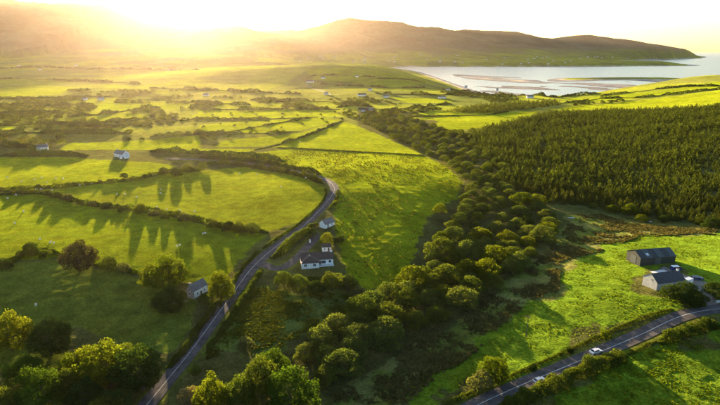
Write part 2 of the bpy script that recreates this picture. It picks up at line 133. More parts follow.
TREES = [(-132.3,223.6,16,13,'copper','big dark copper-brown tree on the hedge of the shaded pasture'),(-84.4,207.9,17,14,'gold','large golden-green tree behind the stone cottage'),(-95.3,213.2,9,9,'gold','smaller golden tree at the left foot of the large golden tree'),(-78.1,189.7,13,9.5,'dark','dark round tree in front of the stone cottage gable'),(-59.1,197.7,12,11,'gold','bright yellow-green tree between the stone cottage and the road'),(-64.5,195.8,7,5,'olive','low bush at the foot of the bright tree by the road'),(-126.3,164.1,14,13,'gold','bright-topped tree at the left edge of the frame'),(-110.8,161.8,15,12,'dark','dark green tree next to the bright-topped tree at the left edge'),(-82.5,145.4,16,15,'gold','tall glowing yellow tree in the cluster beside the road'),(-70.9,143.7,15,14.5,'dark','tall dark tree between the glowing tree and the road'),(-94.6,146.0,9.5,9.5,'gold','small yellow tree below the dark green pair of trees'),(-95.9,132.3,14,13.5,'green','deep green tree at the bottom left of the cluster'),(-104.5,129.6,12,10,'olive','brownish olive tree in the bottom left corner'),(-75.0,125.4,13,9,'olive','low olive bush at the bottom edge left of the road'),(-84.8,134.5,10,9,'dark','dark tree under the small yellow tree at the bottom left'),(-73.6,131.5,10,8,'dark','dark shrub at the bottom edge below the tall dark tree'),(-50.7,130.8,7.0,8.0,'blossom','small pale-blossomed tree on the right verge of the road'),(-43.5,127.8,9.5,12,'gold','yellow-green tree beside the pale-blossomed tree'),(-36.0,130.3,11,11,'olive','olive tree with pale tips between the yellow tree and the big round tree'),(-30.2,134.7,12,12,'olive','olive-gold tree behind the big round tree at the bottom'),(-19.8,125.5,16,15,'green','big round deep green tree at the bottom near the stream'),(-55.5,150.3,4.5,3.2,'green','small green bush on the right verge of the road'),(-40.3,160.7,7,5.5,'pale','pale feathery bush above the bottom tree cluster'),(-33.7,208.0,9,6.5,'olive','rounded bush at the left end of the bungalow shrubbery'),(-26.7,205.2,10,6.5,'olive','second rounded bush of the bungalow shrubbery'),(-19.0,202.0,9,5.5,'dark','dark low bush in front of the bungalow'),(-12.3,205.2,10,7.5,'olive','tall shrub right in front of the bungalow porch'),(-5.3,205.8,10,7,'dark','dark shrub right of the bungalow'),(0.0,199.2,9,5.5,'pale','grey-green shrub at the right end of the bungalow shrubbery'),(5.5,195.4,8,5,'dark','last dark shrub before the stream willows'),(-17.4,253.9,7.5,7.5,'gold','yellow tree behind the bungalow shed'),(-11.8,257.5,7,4.5,'dark','dark bush right of the yellow tree behind the bungalow'),(-26.4,265.4,7,6,'dark','dark bush at the head of the bungalow drive'),(118.9,178.5,9,6.5,'dark','dark tree hiding the front of the grey farmhouse'),(122.3,175.3,10,8,'dark','taller dark tree in front of the grey farmhouse'),(126.8,174.7,7,5.5,'dark','dark shrub at the farm gate'),(135.1,177.8,9,6.5,'dark','dark tree at the right edge beside the farm gate'),(36.9,135.4,8,6.5,'pale','pale grey-green bush on the upper verge of the farm road'),(42.3,138.6,8.5,7.5,'gold','yellow-green tree on the upper verge of the farm road'),(84.4,156.5,4.5,3.2,'gold','lone small bush on the upper verge of the farm road'),(55.2,142.9,3.2,1.8,'dark','small dark gorse bush in the tussocky pasture near the road'),(70.0,150.8,3,1.6,'dark','second small dark gorse bush beside the farm road'),(-110.3,146.7,12,10,'green','green tree filling the gap behind the deep green tree at the bottom left'),(-93.0,137.0,11,10,'olive','olive tree between the deep green tree and the tall glowing tree'),(-90.8,150.3,11,11,'gold','yellow-green tree directly behind the tall glowing tree'),(-79.1,152.9,11,10,'olive','olive tree directly behind the tall dark tree by the road'),(-28.8,144.8,11,9,'green','green tree behind the big round tree at the bottom near the stream'),(-189.6,401.5,7,4.5,'dark','round dark bush on the hedge of the sheep pasture'),(-163.0,416.7,9,6,'olive','first large bush on the hedge corner of the wedge field'),(-150.9,410.3,10,6.5,'dark','dark bush beside the hedge corner of the wedge field'),(-148.0,429.3,8,6,'olive','bush in the middle of the upper wedge field hedge'),(-135.4,433.1,9,7,'olive','bush right of the upper wedge field hedge corner'),(-245.9,361.8,8,5,'gold','golden bush where the two left hedges meet'),(-221.9,352.1,7,4.5,'olive','bush left on the scrubby hedge of the streaked pasture'),(-210.1,343.8,8,5,'olive','second bush on the scrubby hedge of the streaked pasture'),(-200.6,339.0,8,5,'pale','pale bush on the scrubby hedge of the streaked pasture'),(-177.3,326.6,6,4,'pale','grey bush halfway along the scrubby hedge'),(-165.2,320.7,7,5,'dark','dark bush halfway along the scrubby hedge'),(-152.6,314.3,5,3.8,'dark','small dark bush right of halfway along the scrubby hedge'),(-140.5,312.7,9,6.5,'gold','golden bush on the right part of the scrubby hedge'),(-128.4,304.6,7,5,'pale','pale bush right of the golden bush on the scrubby hedge'),(-119.5,300.7,7,5,'olive','olive bush on the scrubby hedge by the sheep'),(-106.1,295.4,9,6,'pale','pale-topped bush on the scrubby hedge below the wedge field'),(-86.2,284.6,8,5.5,'olive','olive bush near the right end of the scrubby hedge'),(-75.5,279.4,8,6,'dark','round dark bush,first of the three at the right end of the scrubby hedge'),(-69.3,277.5,9,6,'olive','round bush,middle of the three at the right end of the scrubby hedge'),(-60.8,275.2,10,6,'olive','round bush,last of the three at the right end of the scrubby hedge'),(-164.3,239.3,9,7,'dark','dark bush on the rough hedge left of the copper tree'),(-155.8,236.8,7,4.5,'olive','olive bush between the rough hedge and the copper tree'),(-167.7,223.8,9,6,'dark','dark bush at the left edge on the rough hedge'),(-118.9,225.3,9,6.5,'olive','rounded bush right of the copper tree'),(-111.5,223.5,7,5.5,'pale','pale-edged bush next to the rounded bush right of the copper tree'),(-15.6,320.1,4,3,'gold','small golden bush outside the road bend'),(171.5,311.1,12,6.5,'gold','yellow-green willow clump at the plantation foot'),(162.6,316.3,9,5,'gold','lower yellow-green willow left of the clump at the plantation foot'),(169.7,294.4,8,4,'gold','small yellow-green willow right of the clump at the plantation foot'),(154.2,325.2,7,4,'olive','round bush at the left of the plantation foot'),(180.4,290.1,7,4.5,'dark','dark bush at the plantation foot by the fallen boulder'),(196.1,270.5,11,6,'dark','dark bush at the right edge of the plantation foot'),(49.8,304.8,9,6.5,'gold','sunlit willow standing alone at the pasture edge'),(212.9,868.6,8,9,'gold','lone round tree at the corner of the plantation edge field'),(322.3,962.7,7,7,'gold','small round tree in front of the shelter belt'),(406.8,984.4,8,6,'dark','dark bushes on the field above the plantation')]
WILLOWS = [('in the stream thicket right of the rough paddock',[(9.1,166.3),(-11.4,152.8),(-8.6,172.6),(12.7,200.2),(-2.4,157.2),(-13.8,163.7),(14.3,187.5),(11.1,179.9),(0.3,182.8),(-0.9,174.8),(-11.8,143.2),(-0.3,164.5),(4.8,190.2),(-18.7,156.1),(-5.5,147.8)]),('in the middle of the stream thicket below the rounded pasture',[(76.0,238.8),(58.2,258.2),(32.6,212.8),(61.6,226.5),(29.8,195.0),(21.2,178.3),(75.4,251.7),(42.7,192.8),(43.8,260.8),(47.9,203.8),(57.4,236.2),(59.3,217.7),(36.0,229.0),(55.2,245.8),(65.7,245.8),(27.8,205.0),(40.3,217.1),(59.1,208.8),(50.8,222.9),(19.6,201.6),(40.8,247.0),(68.1,266.6),(18.8,192.7),(30.6,182.9),(47.5,236.1),(70.8,222.5),(36.3,201.5),(66.4,234.2),(67.1,257.2),(23.9,214.0),(49.8,213.5),(49.5,253.1),(29.3,221.2),(37.0,238.4),(76.3,229.7),(51.8,264.5)]),('in the broad upper stream thicket beside the hollow',[(105.4,348.5),(100.8,308.9),(108.6,333.7),(104.3,371.5),(53.3,281.5),(89.5,256.5),(65.6,309.6),(79.3,282.3),(103.5,319.7),(93.1,328.8),(92.2,285.8),(91.2,357.1),(76.6,311.2),(80.8,264.4),(72.0,299.2),(77.8,344.5),(94.9,272.3),(105.8,274.3),(85.2,317.3),(111.3,286.6),(49.6,269.0),(87.1,299.7),(66.4,283.4),(115.6,317.2),(90.9,344.5),(84.9,241.0),(70.8,336.0),(60.6,296.3),(115.3,302.5),(100.9,295.6),(70.3,323.5),(82.2,332.8),(106.9,359.7),(66.9,272.7),(80.2,356.6),(94.5,367.6),(115.0,342.8),(118.0,327.8),(80.1,251.5),(98.6,262.1)]),('at the stream thicket neck by the curved pasture edge',[(115.3,545.3),(82.3,446.7),(107.2,470.5),(86.5,372.5),(98.8,501.9),(80.2,482.9),(91.5,475.6),(108.0,494.5),(116.3,508.8),(82.9,435.7),(83.1,412.3),(80.7,466.4),(95.9,414.7),(108.3,392.5),(116.5,519.9),(122.7,491.7),(95.8,384.7),(101.5,455.2),(115.8,408.3),(119.4,478.7),(104.8,520.3),(113.1,447.2),(123.8,434.7),(124.7,445.8),(94.2,444.0),(121.3,457.4),(91.2,399.4),(108.0,423.1),(110.3,530.7),(88.8,495.6),(121.0,422.4),(82.5,391.5),(98.1,485.0),(95.1,431.2),(120.8,397.4),(90.5,459.3),(109.8,434.3),(105.6,403.9),(121.4,530.1),(83.5,423.6),(125.0,468.4),(120.2,555.3),(108.7,482.0),(95.8,512.5)]),('at the upper stream thicket end beside the crest pasture',[(59.6,701.1),(52.0,750.7),(22.0,724.8),(19.3,704.2),(108.0,676.2),(70.0,738.6),(56.6,578.4),(58.3,734.4),(41.0,797.5),(43.1,826.8),(86.3,525.3),(41.8,682.8),(113.8,616.9),(51.7,656.7),(74.1,673.0),(71.2,712.1),(111.0,637.3),(77.5,613.9),(54.4,670.7),(66.1,831.7),(46.8,808.3),(89.8,731.9),(14.0,758.5),(55.6,612.1),(62.6,767.1),(71.6,651.9),(97.5,690.6),(86.8,604.6),(86.1,540.7),(112.7,565.0),(43.8,763.5),(82.1,511.8),(73.8,779.8),(90.7,644.2),(62.7,593.5),(64.4,683.0),(50.9,719.8),(27.4,671.7),(116.8,580.8),(116.4,597.7),(84.6,767.8),(60.0,642.7),(21.7,783.4),(87.3,669.1),(101.2,592.4),(29.5,793.1),(20.4,770.3),(35.6,743.1),(86.8,705.7),(20.3,745.4),(78.9,586.3),(38.6,652.3),(59.5,561.0),(42.9,870.9),(60.1,790.2),(84.6,575.7),(34.7,837.9),(37.5,637.7),(66.9,607.4),(95.2,581.5),(82.9,630.1),(31.3,805.7),(48.7,778.1),(90.7,744.1),(107.4,553.3),(64.9,803.8),(72.1,569.5),(110.6,655.1),(13.2,734.6),(75.2,554.7),(101.9,704.8),(48.1,626.6),(72.0,540.5),(87.0,655.8),(69.7,521.6),(47.2,842.4),(48.5,695.0),(103.5,607.9),(78.6,686.5),(44.8,886.8),(83.4,719.3),(95.6,618.8),(59.6,848.8),(76.2,755.4),(42.6,856.1),(40.9,612.0),(49.1,592.7),(73.0,698.1),(30.3,821.2),(28.8,714.5),(70.1,724.8),(70.8,627.0),(28.5,756.0),(31.7,696.0),(100.6,718.0),(64.5,663.5),(95.0,568.2),(63.1,818.7),(76.9,792.1),(33.1,777.8),(98.1,542.3),(100.4,664.8),(70.0,506.0),(60.0,541.6),(24.2,685.3),(38.2,665.6),(39.9,725.6),(93.2,556.1),(41.3,708.2),(100.1,631.7),(55.3,867.8),(76.1,640.2),(6.2,746.9),(45.1,899.0),(64.6,750.1),(46.5,737.1),(74.5,597.7),(105.7,575.2),(20.2,801.0)])]
SHELTER = [(273.3,989.3),(195.6,907.5),(199.4,941.2),(399.1,1072.0),(265.9,973.5),(364.0,1036.7),(353.0,1016.3),(348.3,1028.1),(218.7,930.9),(333.8,1051.5),(203.0,928.8),(370.8,999.4),(240.1,986.8),(193.7,886.9),(266.3,1023.5),(357.7,1001.1),(252.5,1000.9),(186.8,895.8),(150.9,888.9),(309.5,1037.1),(180.4,887.2),(184.6,933.7),(268.4,962.8),(290.6,1011.0),(274.0,934.4),(301.9,1011.3),(227.9,970.4),(305.0,979.4),(395.7,1051.5),(336.9,1006.9),(244.1,921.1),(234.5,905.0),(364.5,1013.4),(185.4,920.7),(392.6,1078.7),(207.4,959.4),(288.3,1019.2),(258.6,1021.3),(318.7,999.3),(279.6,975.2),(167.7,884.3),(287.9,936.4),(277.1,999.3),(304.2,1030.3),(358.7,1051.5),(216.5,948.6),(288.6,989.3),(191.1,928.9),(224.6,894.5),(245.9,943.2),(236.7,947.8),(318.9,956.2),(303.3,941.4),(235.6,973.5),(364.0,1067.9),(250.1,992.1),(260.5,929.0),(167.0,907.8),(372.6,1043.1),(385.2,1008.4),(395.1,1062.5),(248.2,904.6),(344.3,995.6),(222.8,986.2),(215.2,961.7),(228.1,926.1),(338.8,980.8),(331.1,1022.5),(225.5,907.2),(230.7,941.0),(244.8,964.9),(225.6,956.6),(354.7,1064.0),(278.1,959.6),(255.4,941.2),(299.5,987.7),(386.9,1028.7),(307.4,968.2),(247.4,933.0),(348.7,1050.6),(309.0,952.0),(316.8,1017.5),(330.3,998.7),(269.3,1007.4),(230.4,990.7),(234.1,962.8),(272.7,1015.5),(325.6,965.0),(220.4,922.8),(338.1,1042.3),(254.4,1012.0),(315.6,988.1),(359.9,992.8),(263.6,989.6),(280.1,1028.3),(373.9,1061.8),(348.7,1006.3),(291.6,1037.1),(205.7,917.5),(294.5,978.3),(318.1,977.9),(156.9,896.6),(293.7,1002.8),(323.2,1024.8),(256.1,919.1),(247.5,981.4),(325.1,985.6),(386.3,1057.2),(209.0,945.5),(212.9,910.0),(376.2,1050.7),(325.8,1038.0),(263.0,998.1),(183.7,912.5),(216.7,973.9),(376.9,1022.4),(237.7,1001.2),(216.4,892.0),(265.9,938.2),(176.8,895.7),(198.4,955.3),(363.8,1025.7),(279.9,1019.3),(351.4,990.7),(286.8,945.6),(209.6,880.1),(326.6,976.7),(256.9,966.9),(289.5,970.5),(340.2,1028.4),(248.2,957.1),(303.1,1022.3),(382.8,1046.0),(259.6,954.7),(384.8,1074.4),(229.7,1000.3),(309.4,999.5),(324.0,1051.4),(275.0,943.7),(347.1,979.4),(376.2,1010.7),(259.1,979.4),(315.1,964.3),(227.5,916.7),(351.6,1039.3),(318.8,1033.5),(186.3,941.6),(169.1,899.2),(236.4,927.4),(175.1,910.5),(382.8,1037.0),(193.1,948.3),(338.6,970.8),(289.1,954.1),(219.7,939.4),(245.1,1004.4),(299.8,1039.2),(385.6,1020.1),(271.6,921.8),(324.3,1011.9),(210.0,924.6),(293.8,1027.6),(280.3,950.7),(235.5,1013.2),(201.3,877.8),(206.8,903.8),(299.3,958.3),(245.8,1015.4),(333.0,1032.4),(208.1,972.9),(233.0,896.7),(193.1,915.4),(372.2,1034.6),(187.9,880.3),(377.6,1070.5),(251.8,973.5),(309.8,1045.5),(264.6,916.6),(174.5,923.7),(368.7,1053.6),(284.3,928.8),(405.6,1085.3),(334.6,989.4),(159.7,888.0),(341.0,1017.6),(298.7,968.8),(285.7,998.6),(240.4,911.8),(249.5,913.8),(296.6,935.5),(267.0,951.0),(203.5,895.8),(280.3,1010.8),(271.1,979.6),(285.6,981.2),(296.3,947.1),(260.8,1006.5),(181.8,902.9),(314.7,1007.1),(286.3,962.7),(341.0,1056.0),(210.0,934.7),(393.2,1042.3),(318.2,1043.4),(208.1,888.3),(274.5,968.0),(312.3,1026.0),(239.6,935.4),(218.5,902.1),(300.9,997.3),(255.8,908.4),(175.2,880.9),(219.9,884.7),(233.4,981.4),(226.2,933.9),(355.8,1024.1),(252.0,926.4),(355.6,982.7),(240.6,899.5),(379.2,1003.0),(344.2,1035.9),(214.7,983.5),(263.5,1014.8),(224.4,977.7),(362.7,1059.8),(386.4,1066.4),(195.4,896.5),(197.6,922.5),(308.5,1016.3),(239.6,955.7),(252.9,950.1),(357.3,1009.3),(226.6,948.1),(364.9,1045.9),(169.3,916.6),(307.6,987.6),(222.8,995.6)]
